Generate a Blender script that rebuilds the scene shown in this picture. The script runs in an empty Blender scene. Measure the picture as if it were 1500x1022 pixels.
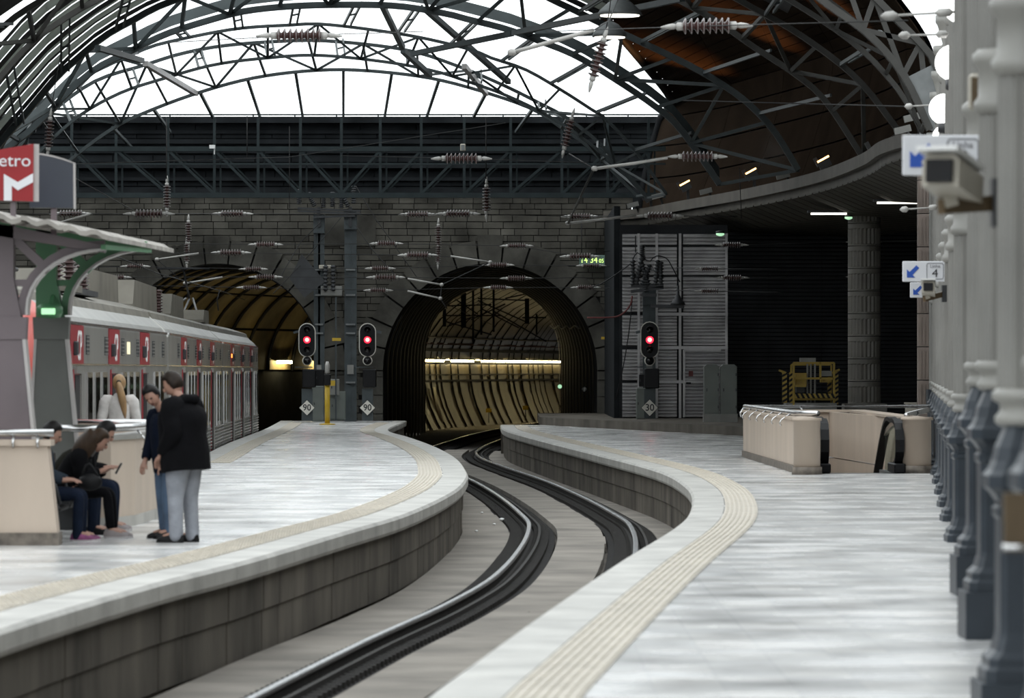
import bpy, bmesh, math, random
from mathutils import Vector, Matrix
R = random.Random(7)
PI = math.pi
scene = bpy.context.scene
COL = scene.collection

# ------------------------------------------------------------------ camera
FPX, HX, HY, EYE = 7000.0, 750.0, 541.0, 1.8      # focal length in px of a 1500 px frame, principal column, horizon row, eye height
cam_data = bpy.data.cameras.new('camera')
cam_data.sensor_width = 36.0
cam_data.lens = 36.0 * FPX / 1500.0
cam_data.shift_y = (HY - 511.0) / 1500.0
cam_data.clip_start = 1.0
cam_data.clip_end = 1000.0
cam_data.dof.use_dof = True
cam_data.dof.focus_distance = 125.0
cam_data.dof.aperture_fstop = 4.5
camera = bpy.data.objects.new('camera', cam_data)
COL.objects.link(camera)
camera.location = (0, 0, EYE)
camera.rotation_euler = (PI / 2, 0, 0)
scene.camera = camera

# ------------------------------------------------------------------ world, exposure
world = bpy.data.worlds.new('overcast_sky')
scene.world = world
world.use_nodes = True
bg = world.node_tree.nodes['Background']
bg.inputs[0].default_value = (0.93, 0.98, 1.0, 1)
bg.inputs[1].default_value = 2.0
vs = scene.view_settings
vs.view_transform = 'Standard'
vs.look = 'None'
vs.exposure = 0.0
vs.gamma = 1.0
vs.use_curve_mapping = False
scene.cycles.max_bounces = 6
scene.cycles.transparent_max_bounces = 12
scene.cycles.use_denoising = True
scene.cycles.caustics_reflective = False
scene.cycles.caustics_refractive = False


# ------------------------------------------------------------------ helpers
def at(px, py, Y):
    """photo pixel + distance -> point"""
    return Vector(((px - HX) / FPX * Y, Y, EYE - (py - HY) / FPX * Y))


def gnd(px, py, z=0.0):
    """photo pixel -> point on the level z"""
    Y = FPX * (EYE - z) / (py - HY)
    return Vector(((px - HX) / FPX * Y, Y, z))


MATS = {}


def mat(name, col, rough=0.6, metal=0.0, var=0.25, scale=3.0, bump=0.0, bscale=None, stretch=(1, 1, 1), emit=None, estr=0.0, island=0.0, spec=0.5):
    m = bpy.data.materials.new(name)
    m.use_nodes = True
    nt = m.node_tree
    b = nt.nodes['Principled BSDF']
    b.inputs['Roughness'].default_value = rough
    b.inputs['Metallic'].default_value = metal
    b.inputs['Specular IOR Level'].default_value = spec
    c = (*col, 1)
    tc = nt.nodes.new('ShaderNodeTexCoord')
    mp = nt.nodes.new('ShaderNodeMapping')
    mp.inputs['Scale'].default_value = stretch
    geo = nt.nodes.new('ShaderNodeNewGeometry')
    nt.links.new(geo.outputs['Position'], mp.inputs['Vector'])
    if var > 0 or bump > 0:
        n = nt.nodes.new('ShaderNodeTexNoise')
        n.inputs['Scale'].default_value = scale
        n.inputs['Detail'].default_value = 6
        nt.links.new(mp.outputs[0], n.inputs['Vector'])
        ramp = nt.nodes.new('ShaderNodeMapRange')
        ramp.inputs[1].default_value = 0.25
        ramp.inputs[2].default_value = 0.75
        ramp.inputs[3].default_value = 1 - var
        ramp.inputs[4].default_value = 1 + var * 0.6
        nt.links.new(n.outputs[0], ramp.inputs[0])
        mx = nt.nodes.new('ShaderNodeMix')
        mx.data_type = 'RGBA'
        mx.blend_type = 'MULTIPLY'
        mx.inputs[0].default_value = 1
        mx.inputs[6].default_value = c
        out = ramp.outputs[0]
        if island > 0:
            r2 = nt.nodes.new('ShaderNodeMapRange')
            r2.inputs[3].default_value = 1 - island
            r2.inputs[4].default_value = 1 + island
            nt.links.new(geo.outputs['Random Per Island'], r2.inputs[0])
            mm = nt.nodes.new('ShaderNodeMath')
            mm.operation = 'MULTIPLY'
            nt.links.new(out, mm.inputs[0])
            nt.links.new(r2.outputs[0], mm.inputs[1])
            out = mm.outputs[0]
        nt.links.new(out, mx.inputs[7])
        nt.links.new(mx.outputs[2], b.inputs['Base Color'])
        if bump > 0:
            n2 = nt.nodes.new('ShaderNodeTexNoise')
            n2.inputs['Scale'].default_value = bscale or scale * 4
            n2.inputs['Detail'].default_value = 4
            nt.links.new(mp.outputs[0], n2.inputs['Vector'])
            bp = nt.nodes.new('ShaderNodeBump')
            bp.inputs['Strength'].default_value = bump
            bp.inputs['Distance'].default_value = 0.02
            nt.links.new(n2.outputs[0], bp.inputs['Height'])
            nt.links.new(bp.outputs[0], b.inputs['Normal'])
    else:
        b.inputs['Base Color'].default_value = c
    if emit:
        b.inputs['Emission Color'].default_value = (*emit, 1)
        b.inputs['Emission Strength'].default_value = estr
    MATS[name] = m
    return m


def glass_mat(name, tint, mixf):
    m = bpy.data.materials.new(name)
    m.use_nodes = True
    nt = m.node_tree
    for n in list(nt.nodes):
        nt.nodes.remove(n)
    o = nt.nodes.new('ShaderNodeOutputMaterial')
    t = nt.nodes.new('ShaderNodeBsdfTransparent')
    t.inputs[0].default_value = (*tint, 1)
    g = nt.nodes.new('ShaderNodeBsdfGlossy')
    g.inputs['Roughness'].default_value = 0.08
    nz = nt.nodes.new('ShaderNodeTexNoise')
    nz.inputs['Scale'].default_value = 2.0
    mr = nt.nodes.new('ShaderNodeMapRange')
    mr.inputs[3].default_value = mixf * 0.6
    mr.inputs[4].default_value = mixf * 1.4
    mx = nt.nodes.new('ShaderNodeMixShader')
    nt.links.new(nz.outputs[0], mr.inputs[0])
    nt.links.new(mr.outputs[0], mx.inputs[0])
    nt.links.new(t.outputs[0], mx.inputs[1])
    nt.links.new(g.outputs[0], mx.inputs[2])
    nt.links.new(mx.outputs[0], o.inputs[0])
    MATS[name] = m
    return m


def frosted_mat(name, col):
    m = bpy.data.materials.new(name)
    m.use_nodes = True
    nt = m.node_tree
    for n in list(nt.nodes):
        nt.nodes.remove(n)
    o = nt.nodes.new('ShaderNodeOutputMaterial')
    t = nt.nodes.new('ShaderNodeBsdfTranslucent')
    d = nt.nodes.new('ShaderNodeBsdfDiffuse')
    geo = nt.nodes.new('ShaderNodeNewGeometry')
    nz = nt.nodes.new('ShaderNodeTexNoise')
    nz.inputs['Scale'].default_value = 0.7
    nt.links.new(geo.outputs['Position'], nz.inputs['Vector'])
    cr = nt.nodes.new('ShaderNodeMix')
    cr.data_type = 'RGBA'
    cr.inputs[6].default_value = (col[0] * 0.55, col[1] * 0.55, col[2] * 0.5, 1)
    cr.inputs[7].default_value = (*col, 1)
    nt.links.new(nz.outputs[0], cr.inputs[0])
    nt.links.new(cr.outputs[2], t.inputs[0])
    nt.links.new(cr.outputs[2], d.inputs[0])
    mx = nt.nodes.new('ShaderNodeMixShader')
    mx.inputs[0].default_value = 0.6
    nt.links.new(t.outputs[0], mx.inputs[1])
    nt.links.new(d.outputs[0], mx.inputs[2])
    nt.links.new(mx.outputs[0], o.inputs[0])
    MATS[name] = m
    return m


def tag(o, label=None, cat=None, group=None, kind=None, category=None):
    cat = cat or category
    if label:
        o['label'] = label
    if cat:
        o['category'] = cat
    if group:
        o['group'] = group
    if kind:
        o['kind'] = kind
    return o


def thing(name, loc, label=None, cat=None, group=None, kind=None):
    o = bpy.data.objects.new(name, None)
    o.empty_display_size = 0.2
    COL.objects.link(o)
    o.location = loc
    return tag(o, label, cat, group, kind)


def root_loc(p):
    while p.parent is not None:
        p = p.parent
    return Vector(p.location)


def frame(d, up=Vector((0, 0, 1))):
    d = Vector(d).normalized()
    if abs(d.dot(up)) > 0.98:
        up = Vector((1, 0, 0))
    s = d.cross(up).normalized()
    return s, s.cross(d).normalized(), d


class MB:
    """collects shapes, then links them as ONE mesh object"""
    def __init__(self):
        self.v, self.f, self.smooth = [], [], []

    def add(self, vs, fs, smooth=False):
        n = len(self.v)
        self.v += [Vector(a) for a in vs]
        for f in fs:
            self.f.append([i + n for i in f])
            self.smooth.append(smooth)
        return self

    def box(self, c, s, rz=0.0, rot=None):
        M = rot if rot is not None else Matrix.Rotation(rz, 3, 'Z')
        c = Vector(c)
        vs = [c + M @ Vector((x * s[0] / 2, y * s[1] / 2, z * s[2] / 2)) for x in (-1, 1) for y in (-1, 1) for z in (-1, 1)]
        return self.add(vs, [(0, 1, 3, 2), (4, 6, 7, 5), (0, 4, 5, 1), (2, 3, 7, 6), (0, 2, 6, 4), (1, 5, 7, 3)])

    def b2(self, lo, hi):
        lo, hi = Vector(lo), Vector(hi)
        return self.box((lo + hi) / 2, hi - lo)

    def bevbox(self, c, s, b=0.02, rz=0.0):
        """box with chamfered vertical and top edges"""
        M = Matrix.Rotation(rz, 3, 'Z')
        c = Vector(c)
        hx, hy, hz = s[0] / 2, s[1] / 2, s[2] / 2
        rings = []
        for z, k in ((-hz, b), (-hz + b, 0), (hz - b, 0), (hz, b)):
            x, y = hx - k, hy - k
            rings.append([(-x + b, -y, z), (x - b, -y, z), (x, -y + b, z), (x, y - b, z), (x - b, y, z), (-x + b, y, z), (-x, y - b, z), (-x, -y + b, z)])
        vs = [c + M @ Vector(p) for r in rings for p in r]
        fs = []
        for k in range(3):
            for i in range(8):
                j = (i + 1) % 8
                fs.append((k * 8 + i, k * 8 + j, k * 8 + 8 + j, k * 8 + 8 + i))
        fs.append(tuple(range(7, -1, -1)))
        fs.append(tuple(range(24, 32)))
        return self.add(vs, fs)

    def bar(self, a, b, w, h=None, up=Vector((0, 0, 1))):
        """rectangular bar from a to b"""
        h = h or w
        a, b = Vector(a), Vector(b)
        s, u, d = frame(b - a, up)
        vs = [p + s * (x * w / 2) + u * (y * h / 2) for p in (a, b) for x, y in ((-1, -1), (1, -1), (1, 1), (-1, 1))]
        return self.add(vs, [(3, 2, 1, 0), (4, 5, 6, 7), (0, 1, 5, 4), (1, 2, 6, 5), (2, 3, 7, 6), (3, 0, 4, 7)])

    def tube(self, pts, r, n=8, cap=True, smooth=True):
        """round tube through pts; r is a number or one per point"""
        pts = [Vector(p) for p in pts]
        rs = r if isinstance(r, (list, tuple)) else [r] * len(pts)
        vs, fs = [], []
        ps = None
        for i, p in enumerate(pts):
            d = (pts[min(i + 1, len(pts) - 1)] - pts[max(i - 1, 0)])
            if d.length < 1e-9:
                d = Vector((0, 0, 1))
            if ps is None:
                s, u, d = frame(d)
            else:
                d = d.normalized()
                s = (ps - d * ps.dot(d)).normalized()
                u = s.cross(d).normalized()
            ps = s
            for k in range(n):
                a = 2 * PI * k / n
                vs.append(p + s * (math.cos(a) * rs[i]) + u * (math.sin(a) * rs[i]))
        for i in range(len(pts) - 1):
            for k in range(n):
                l = (k + 1) % n
                fs.append((i * n + k, i * n + l, i * n + n + l, i * n + n + k))
        if cap:
            fs.append(tuple(range(n - 1, -1, -1)))
            m = (len(pts) - 1) * n
            fs.append(tuple(m + k for k in range(n)))
        return self.add(vs, fs, smooth)

    def lathe(self, prof, c=(0, 0, 0), n=16, axis='Z', smooth=True, rot=None):
        """prof: list of (radius, height)"""
        c = Vector(c)
        vs, fs = [], []
        for r, h in prof:
            for k in range(n):
                a = 2 * PI * k / n
                x, y = r * math.cos(a), r * math.sin(a)
                p = Vector((x, y, h)) if axis == 'Z' else (Vector((h, x, y)) if axis == 'X' else Vector((x, h, y)))
                if rot is not None:
                    p = rot @ p
                vs.append(c + p)
        for i in range(len(prof) - 1):
            for k in range(n):
                l = (k + 1) % n
                fs.append((i * n + k, i * n + l, i * n + n + l, i * n + n + k))
        fs.append(tuple(range(n - 1, -1, -1)))
        m = (len(prof) - 1) * n
        fs.append(tuple(m + k for k in range(n)))
        return self.add(vs, fs, smooth)

    def square_lathe(self, prof, c=(0, 0, 0), cut=0.18, rz=0.0):
        """square (chamfered) rings: list of (half width, height)"""
        c = Vector(c)
        M = Matrix.Rotation(rz, 3, 'Z')
        vs, fs = [], []
        for r, h in prof:
            q = r * (1 - cut)
            for x, y in ((-q, -r), (q, -r), (r, -q), (r, q), (q, r), (-q, r), (-r, q), (-r, -q)):
                vs.append(c + M @ Vector((x, y, h)))
        n = 8
        for i in range(len(prof) - 1):
            for k in range(n):
                l = (k + 1) % n
                fs.append((i * n + k, i * n + l, i * n + n + l, i * n + n + k))
        fs.append(tuple(range(n - 1, -1, -1)))
        m = (len(prof) - 1) * n
        fs.append(tuple(m + k for k in range(n)))
        return self.add(vs, fs)

    def sweep(self, path, prof, closed_prof=True, up=Vector((0, 0, 1)), cap=True, smooth=False):
        """profile (side, up) swept along a path"""
        path = [Vector(p) for p in path]
        n = len(prof)
        vs, fs = [], []
        for i, p in enumerate(path):
            d = path[min(i + 1, len(path) - 1)] - path[max(i - 1, 0)]
            s, u, d = frame(d, up)
            for x, y in prof:
                vs.append(p + s * x + u * y)
        m = n if closed_prof else n - 1
        for i in range(len(path) - 1):
            for k in range(m):
                l = (k + 1) % n
                fs.append((i * n + k, i * n + n + k, i * n + n + l, i * n + l))
        if cap and closed_prof:
            fs.append(tuple(range(n)))
            q = (len(path) - 1) * n
            fs.append(tuple(q + k for k in range(n - 1, -1, -1)))
        return self.add(vs, fs, smooth)

    def prism(self, poly, a, b):
        """flat polygon of 3-D points extruded from offset a to offset b (vectors)"""
        a, b = Vector(a), Vector(b)
        n = len(poly)
        vs = [Vector(p) + a for p in poly] + [Vector(p) + b for p in poly]
        fs = [tuple(range(n - 1, -1, -1)), tuple(range(n, 2 * n))]
        for i in range(n):
            j = (i + 1) % n
            fs.append((i, j, n + j, n + i))
        return self.add(vs, fs)

    def grid(self, rows, smooth=True, thick=None):
        """rows of points -> surface, optionally with thickness vector"""
        n = len(rows[0])
        vs = [Vector(p) for r in rows for p in r]
        fs = []
        for i in range(len(rows) - 1):
            for k in range(n - 1):
                fs.append((i * n + k, i * n + k + 1, i * n + n + k + 1, i * n + n + k))
        if thick is not None:
            t = Vector(thick)
            m = len(vs)
            vs = vs + [p + t for p in vs]
            fs2 = [tuple(m + q for q in reversed(f)) for f in fs]
            border = [k for k in range(n)] + [i * n + n - 1 for i in range(1, len(rows))] + [(len(rows) - 1) * n + k for k in range(n - 2, -1, -1)] + [i * n for i in range(len(rows) - 2, 0, -1)]
            side = [(border[i], m + border[i], m + border[(i + 1) % len(border)], border[(i + 1) % len(border)]) for i in range(len(border))]
            self.add(vs, fs + fs2, smooth)
            n0 = len(self.v) - len(vs)
            for f in side:
                self.f.append([q + n0 for q in f])
                self.smooth.append(False)
            return self
        return self.add(vs, fs, smooth)

    def build(self, name, m, parent=None, **kw):
        off = root_loc(parent) if parent is not None else Vector((0, 0, 0))
        me = bpy.data.meshes.new(name)
        me.from_pydata([p - off for p in self.v], [], self.f)
        me.polygons.foreach_set('use_smooth', self.smooth)
        me.materials.append(MATS[m] if isinstance(m, str) else m)
        bm = bmesh.new()
        bm.from_mesh(me)
        bmesh.ops.recalc_face_normals(bm, faces=bm.faces)
        bm.to_mesh(me)
        bm.free()
        o = bpy.data.objects.new(name, me)
        COL.objects.link(o)
        if parent is not None:
            o.parent = parent
        return tag(o, **kw) if kw else o


def mesh_copy(src, parent=None, loc=None, rot=None, name=None):
    o = src.copy()
    COL.objects.link(o)
    o.parent = parent
    if loc is not None:
        o.location = loc
    if rot is not None:
        o.rotation_euler = rot
    return o


def copy_tree(o, parent=None):
    c = o.copy()
    COL.objects.link(c)
    c.parent = parent
    for ch in list(o.children):
        copy_tree(ch, c)
    return c


def text_mesh(name, body, size, m, parent, M, extrude=0.004, sx=1.0):
    """lettering as a mesh; M places the text plane (x right, y up)"""
    cu = bpy.data.curves.new(name, 'FONT')
    cu.body = body
    cu.size = size
    cu.extrude = extrude
    cu.offset = size * 0.014 if body in ('90', '30') else 0.0
    cu.align_x = 'CENTER'
    cu.align_y = 'CENTER'
    cu.resolution_u = 3
    tmp = bpy.data.objects.new(name + '_tmp', cu)
    COL.objects.link(tmp)
    dg = bpy.context.evaluated_depsgraph_get()
    me = bpy.data.meshes.new_from_object(tmp.evaluated_get(dg))
    bpy.data.objects.remove(tmp)
    bpy.data.curves.remove(cu)
    off = root_loc(parent) if parent else Vector((0, 0, 0))
    for v in me.vertices:
        v.co = M @ Vector((v.co.x * sx, v.co.y, v.co.z)) - off
    me.materials.clear()
    me.materials.append(MATS[m])
    o = bpy.data.objects.new(name, me)
    COL.objects.link(o)
    o.parent = parent
    return o


def facing(p, yaw=0.0):
    """matrix: text plane facing the camera side (-Y), turned by yaw"""
    return Matrix.Translation(Vector(p)) @ Matrix.Rotation(yaw, 4, 'Z') @ Matrix.Rotation(PI / 2, 4, 'X')


_ORD = ['', 'first', 'second', 'third', 'fourth', 'fifth', 'sixth', 'seventh', 'eighth', 'ninth', 'tenth', 'eleventh', 'twelfth', 'thirteenth', 'fourteenth', 'fifteenth', 'sixteenth', 'seventeenth', 'eighteenth', 'nineteenth']


def ordinal(n):
    if n < 20:
        return _ORD[n]
    t, u = divmod(n, 10)
    return (['', '', 'twentieth', 'thirtieth', 'fortieth', 'fiftieth'][t]) if u == 0 else ['', '', 'twenty', 'thirty', 'forty', 'fifty'][t] + '-' + _ORD[u]


def spline(pts, n):
    """Catmull-Rom through pts, n points evenly spaced"""
    pts = [Vector(p) for p in pts]
    P = [pts[0] * 2 - pts[1]] + pts + [pts[-1] * 2 - pts[-2]]
    out = []
    for i in range(1, len(P) - 2):
        for k in range(12):
            t = k / 12
            a, b, c, d = P[i - 1], P[i], P[i + 1], P[i + 2]
            out.append(0.5 * ((2 * b) + (c - a) * t + (2 * a - 5 * b + 4 * c - d) * t * t + (3 * b - a - 3 * c + d) * t ** 3))
    out.append(pts[-1])
    L = [0]
    for i in range(1, len(out)):
        L.append(L[-1] + (out[i] - out[i - 1]).length)
    res = []
    j = 0
    for k in range(n):
        s = L[-1] * k / (n - 1)
        while j < len(L) - 2 and L[j + 1] < s:
            j += 1
        t = (s - L[j]) / max(L[j + 1] - L[j], 1e-9)
        res.append(out[j].lerp(out[j + 1], min(max(t, 0), 1)))
    return res


def interp(tab, y):
    """smooth piecewise function through (y, x) pairs"""
    if y <= tab[0][0]:
        a, b = tab[0], tab[1]
        return a[1] + (y - a[0]) * (b[1] - a[1]) / (b[0] - a[0])
    if y >= tab[-1][0]:
        a, b = tab[-2], tab[-1]
        return b[1] + (y - b[0]) * (b[1] - a[1]) / (b[0] - a[0])
    for i in range(len(tab) - 1):
        if tab[i][0] <= y <= tab[i + 1][0]:
            x0, x1 = tab[i], tab[i + 1]
            h = x1[0] - x0[0]
            t = (y - x0[0]) / h
            m0 = (x1[1] - tab[i - 1][1]) / (x1[0] - tab[i - 1][0]) if i > 0 else (x1[1] - x0[1]) / h
            m1 = (tab[i + 2][1] - x0[1]) / (tab[i + 2][0] - x0[0]) if i + 2 < len(tab) else (x1[1] - x0[1]) / h
            return (2 * t ** 3 - 3 * t ** 2 + 1) * x0[1] + (t ** 3 - 2 * t ** 2 + t) * h * m0 + (-2 * t ** 3 + 3 * t ** 2) * x1[1] + (t ** 3 - t ** 2) * h * m1


# ------------------------------------------------------------------ materials
def floor_mat(name, c1, c2, rough):
    m = bpy.data.materials.new(name)
    m.use_nodes = True
    nt = m.node_tree
    b = nt.nodes['Principled BSDF']
    geo = nt.nodes.new('ShaderNodeNewGeometry')
    br = nt.nodes.new('ShaderNodeTexBrick')
    br.offset = 0.0
    br.inputs['Color1'].default_value = (*c1, 1)
    br.inputs['Color2'].default_value = (*c2, 1)
    br.inputs['Mortar'].default_value = (c2[0] * 0.92, c2[1] * 0.92, c2[2] * 0.92, 1)
    br.inputs['Scale'].default_value = 1.0
    br.inputs['Mortar Size'].default_value = 0.006
    br.inputs['Brick Width'].default_value = 0.4
    br.inputs['Row Height'].default_value = 0.4
    nt.links.new(geo.outputs['Position'], br.inputs['Vector'])
    n = nt.nodes.new('ShaderNodeTexNoise')
    n.inputs['Scale'].default_value = 0.9
    n.inputs['Detail'].default_value = 8
    nt.links.new(geo.outputs['Position'], n.inputs['Vector'])
    mr = nt.nodes.new('ShaderNodeMapRange')
    mr.inputs[1].default_value = 0.3
    mr.inputs[2].default_value = 0.7
    mr.inputs[3].default_value = 0.62
    mr.inputs[4].default_value = 1.12
    nt.links.new(n.outputs[0], mr.inputs[0])
    mx = nt.nodes.new('ShaderNodeMix')
    mx.data_type = 'RGBA'
    mx.blend_type = 'MULTIPLY'
    mx.inputs[0].default_value = 1
    nt.links.new(br.outputs[0], mx.inputs[6])
    nt.links.new(mr.outputs[0], mx.inputs[7])
    nt.links.new(mx.outputs[2], b.inputs['Base Color'])
    rr = nt.nodes.new('ShaderNodeMapRange')
    rr.inputs[1].default_value = 0.3
    rr.inputs[2].default_value = 0.7
    rr.inputs[3].default_value = rough * 0.7
    rr.inputs[4].default_value = rough * 1.25
    nt.links.new(n.outputs[0], rr.inputs[0])
    nt.links.new(rr.outputs[0], b.inputs['Roughness'])
    n2 = nt.nodes.new('ShaderNodeTexNoise')
    n2.inputs['Scale'].default_value = 2.2
    n2.inputs['Detail'].default_value = 3
    nt.links.new(geo.outputs['Position'], n2.inputs['Vector'])
    bp = nt.nodes.new('ShaderNodeBump')
    bp.inputs['Strength'].default_value = 0.5
    bp.inputs['Distance'].default_value = 0.014
    nt.links.new(n2.outputs[0], bp.inputs['Height'])
    nt.links.new(bp.outputs[0], b.inputs['Normal'])
    MATS[name] = m


floor_mat('polished_stone', (0.70, 0.69, 0.67), (0.61, 0.615, 0.615), 0.26)
mat('coping', (0.46, 0.45, 0.42), 0.5, var=0.35, scale=1.5, bump=0.3, bscale=14, island=0.06)
mat('tactile', (0.56, 0.515, 0.44), 0.6, var=0.15, scale=2, island=0.06)
mat('platform_concrete', (0.115, 0.102, 0.085), 0.85, var=0.65, scale=1.1, bump=0.3, bscale=9, stretch=(1, 1, 0.45), island=0.1, spec=0.2)
mat('bed_concrete', (0.21, 0.19, 0.165), 0.9, var=0.45, scale=0.8, bump=0.4, bscale=10, island=0.08)
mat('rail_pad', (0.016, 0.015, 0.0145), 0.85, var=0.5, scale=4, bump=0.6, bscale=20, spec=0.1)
mat('steel_rail', (0.55, 0.56, 0.58), 0.22, 1.0, var=0.2, scale=6)
mat('rusty_rail', (0.024, 0.022, 0.020), 0.75, 0.0, var=0.5, scale=8, spec=0.2)
mat('stone_block', (0.080, 0.076, 0.065), 0.9, var=0.6, scale=0.9, bump=0.5, bscale=9, island=0.38, spec=0.1)
mat('stone_arch', (0.072, 0.069, 0.060), 0.9, var=0.8, scale=0.8, bump=0.6, bscale=6, island=0.25, spec=0.1)
mat('mortar', (0.022, 0.021, 0.02), 0.95, var=0.4, scale=2, spec=0.1)
mat('sooty_stone', (0.017, 0.019, 0.021), 0.95, var=0.5, scale=1.2, bump=0.3, spec=0.1)
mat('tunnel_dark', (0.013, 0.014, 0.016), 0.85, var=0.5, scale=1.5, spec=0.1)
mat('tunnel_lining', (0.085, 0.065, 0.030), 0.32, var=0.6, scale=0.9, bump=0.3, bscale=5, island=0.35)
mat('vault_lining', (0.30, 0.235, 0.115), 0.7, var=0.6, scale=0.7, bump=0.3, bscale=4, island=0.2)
mat('truss_paint', (0.045, 0.056, 0.058), 0.5, 0.0, var=0.3, scale=2, spec=0.25)
mat('truss_brown', (0.052, 0.051, 0.047), 0.5, 0.0, var=0.3, scale=2, spec=0.25)
mat('girder_paint', (0.022, 0.030, 0.032), 0.6, var=0.3, scale=2, spec=0.15)
mat('shell_panel', (0.026, 0.0185, 0.0135), 0.7, 0.0, var=0.35, scale=0.6, island=0.15, spec=0.0)
mat('slab_edge', (0.12, 0.11, 0.095), 0.6, var=0.3, scale=1.2, spec=0.2)
mat('soffit', (0.085, 0.078, 0.064), 0.6, var=0.25, scale=1.0, island=0.12, spec=0.2)
mat('silver_slat', (0.36, 0.35, 0.35), 0.4, 0.45, var=0.4, scale=1.4, island=0.15)
mat('dark_slat', (0.016, 0.017, 0.019), 0.6, 0.0, var=0.4, scale=1.2, island=0.2, spec=0.15)
mat('pedestal_paint', (0.032, 0.040, 0.050), 0.45, var=0.25, scale=3, bump=0.15, bscale=25, spec=0.3)
mat('shaft_paint', (0.205, 0.20, 0.185), 0.5, var=0.2, scale=1.5)
mat('cap_paint', (0.27, 0.265, 0.245), 0.5, var=0.2, scale=2)
mat('pink_stone', (0.26, 0.21, 0.18), 0.6, var=0.3, scale=1.5)
mat('fluted_stone', (0.17, 0.16, 0.14), 0.45, var=0.3, scale=1.2)
mat('parapet_stone', (0.52, 0.43, 0.35), 0.55, var=0.14, scale=1.6, stretch=(1, 1, 0.3))
mat('granite', (0.17, 0.145, 0.12), 0.7, var=0.6, scale=9)
mat('steel', (0.62, 0.62, 0.62), 0.25, 1.0, var=0.12, scale=4)
mat('brushed_train', (0.33, 0.325, 0.305), 0.38, 0.75, var=0.25, scale=1.2, stretch=(1, 1, 0.2))
mat('train_roof', (0.15, 0.138, 0.112), 0.6, 0.1, var=0.35, scale=1.2)
mat('train_red', (0.26, 0.013, 0.024), 0.35, var=0.12, scale=2)
mat('nose_red', (0.62, 0.055, 0.03), 0.35, var=0.1, scale=2)
mat('dark_glass', (0.012, 0.012, 0.012), 0.06, var=0.2, scale=1)
mat('black', (0.007, 0.007, 0.008), 0.5, var=0.3, scale=3, spec=0.2)
mat('dark_metal', (0.035, 0.037, 0.04), 0.5, 0.2, var=0.3, scale=3)
mat('mid_metal', (0.16, 0.17, 0.17), 0.5, 0.2, var=0.3, scale=3)
mat('pole_metal', (0.055, 0.066, 0.07), 0.5, 0.0, var=0.35, scale=2, spec=0.3)
mat('white', (0.72, 0.72, 0.71), 0.5, var=0.08, scale=3)
mat('sign_white', (0.70, 0.71, 0.74), 0.4, var=0.06, scale=3)
mat('sign_blue', (0.02, 0.085, 0.42), 0.4, var=0.06, scale=3)
mat('sign_black', (0.012, 0.012, 0.014), 0.5, var=0.1, scale=3)
mat('sign_grey', (0.25, 0.25, 0.27), 0.5, var=0.1, scale=3)
mat('metro_red', (0.28, 0.016, 0.020), 0.4, var=0.1, scale=2, spec=0.3)
mat('sign_dark', (0.032, 0.040, 0.056), 0.45, var=0.15, scale=2)
mat('mauve_iron', (0.155, 0.125, 0.135), 0.5, var=0.2, scale=1.5)
mat('grey_iron', (0.13, 0.135, 0.125), 0.5, var=0.2, scale=1.5)
mat('green_iron', (0.085, 0.25, 0.12), 0.45, var=0.25, scale=1.5)
mat('pale_trim', (0.45, 0.43, 0.42), 0.4, var=0.15, scale=3)
mat('old_sheet', (0.34, 0.32, 0.29), 0.8, var=0.5, scale=1.8, bump=0.3)
mat('porcelain', (0.06, 0.030, 0.027), 0.18, var=0.2, scale=5)
mat('porcelain_rim', (0.24, 0.22, 0.22), 0.3, var=0.2, scale=5)
mat('fitting', (0.40, 0.39, 0.37), 0.45, 0.2, var=0.3, scale=6)
mat('wire', (0.03, 0.03, 0.03), 0.6, 0.0, var=0.2, scale=4, spec=0.15)
mat('arm_tube', (0.36, 0.35, 0.33), 0.45, 0.3, var=0.2, scale=4)
mat('red_cable', (0.12, 0.022, 0.02), 0.6, var=0.2, scale=4)
mat('cabinet', (0.135, 0.15, 0.135), 0.55, var=0.2, scale=1.5)
mat('box_grey', (0.22, 0.22, 0.205), 0.55, var=0.2, scale=2)
mat('yellow', (0.50, 0.33, 0.02), 0.5, var=0.2, scale=3)
mat('lift_yellow', (0.33, 0.22, 0.02), 0.5, var=0.25, scale=3)
mat('tread_yellow', (0.45, 0.33, 0.05), 0.6, var=0.3, scale=3)
mat('signal_rim', (0.62, 0.60, 0.54), 0.5, var=0.1, scale=5)
mat('red_lamp', (0.6, 0.01, 0.02), 0.3, var=0, emit=(1.0, 0.012, 0.03), estr=5.0)
mat('red_core', (0.8, 0.1, 0.1), 0.3, var=0, emit=(1.0, 0.14, 0.12), estr=7.0)
mat('tube_lamp', (0.9, 0.85, 0.6), 0.3, var=0, emit=(1.0, 0.82, 0.42), estr=27.0)
mat('soffit_lamp', (0.9, 0.9, 0.85), 0.3, var=0, emit=(1.0, 0.95, 0.82), estr=2.2)
mat('globe_lamp', (0.9, 0.9, 0.9), 0.3, var=0, emit=(1.0, 1.0, 0.98), estr=2.5)
mat('flood_lens', (0.9, 0.5, 0.2), 0.3, var=0, emit=(1.0, 0.50, 0.16), estr=7.0)
mat('clock_digit', (0.4, 0.8, 0.2), 0.3, var=0, emit=(0.72, 1.0, 0.25), estr=1.4)
mat('clock_face', (0.03, 0.05, 0.045), 0.3, var=0.2, scale=2, emit=(0.35, 0.6, 0.5), estr=0.10)
mat('green_lamp', (0.5, 0.9, 0.5), 0.3, var=0, emit=(0.55, 1.0, 0.62), estr=0.8)
mat('train_lamp', (0.9, 0.9, 0.7), 0.3, var=0, emit=(1.0, 0.85, 0.5), estr=0.6)
mat('orange_lamp', (0.9, 0.3, 0.05), 0.3, var=0, emit=(1.0, 0.22, 0.04), estr=4.0)
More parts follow.
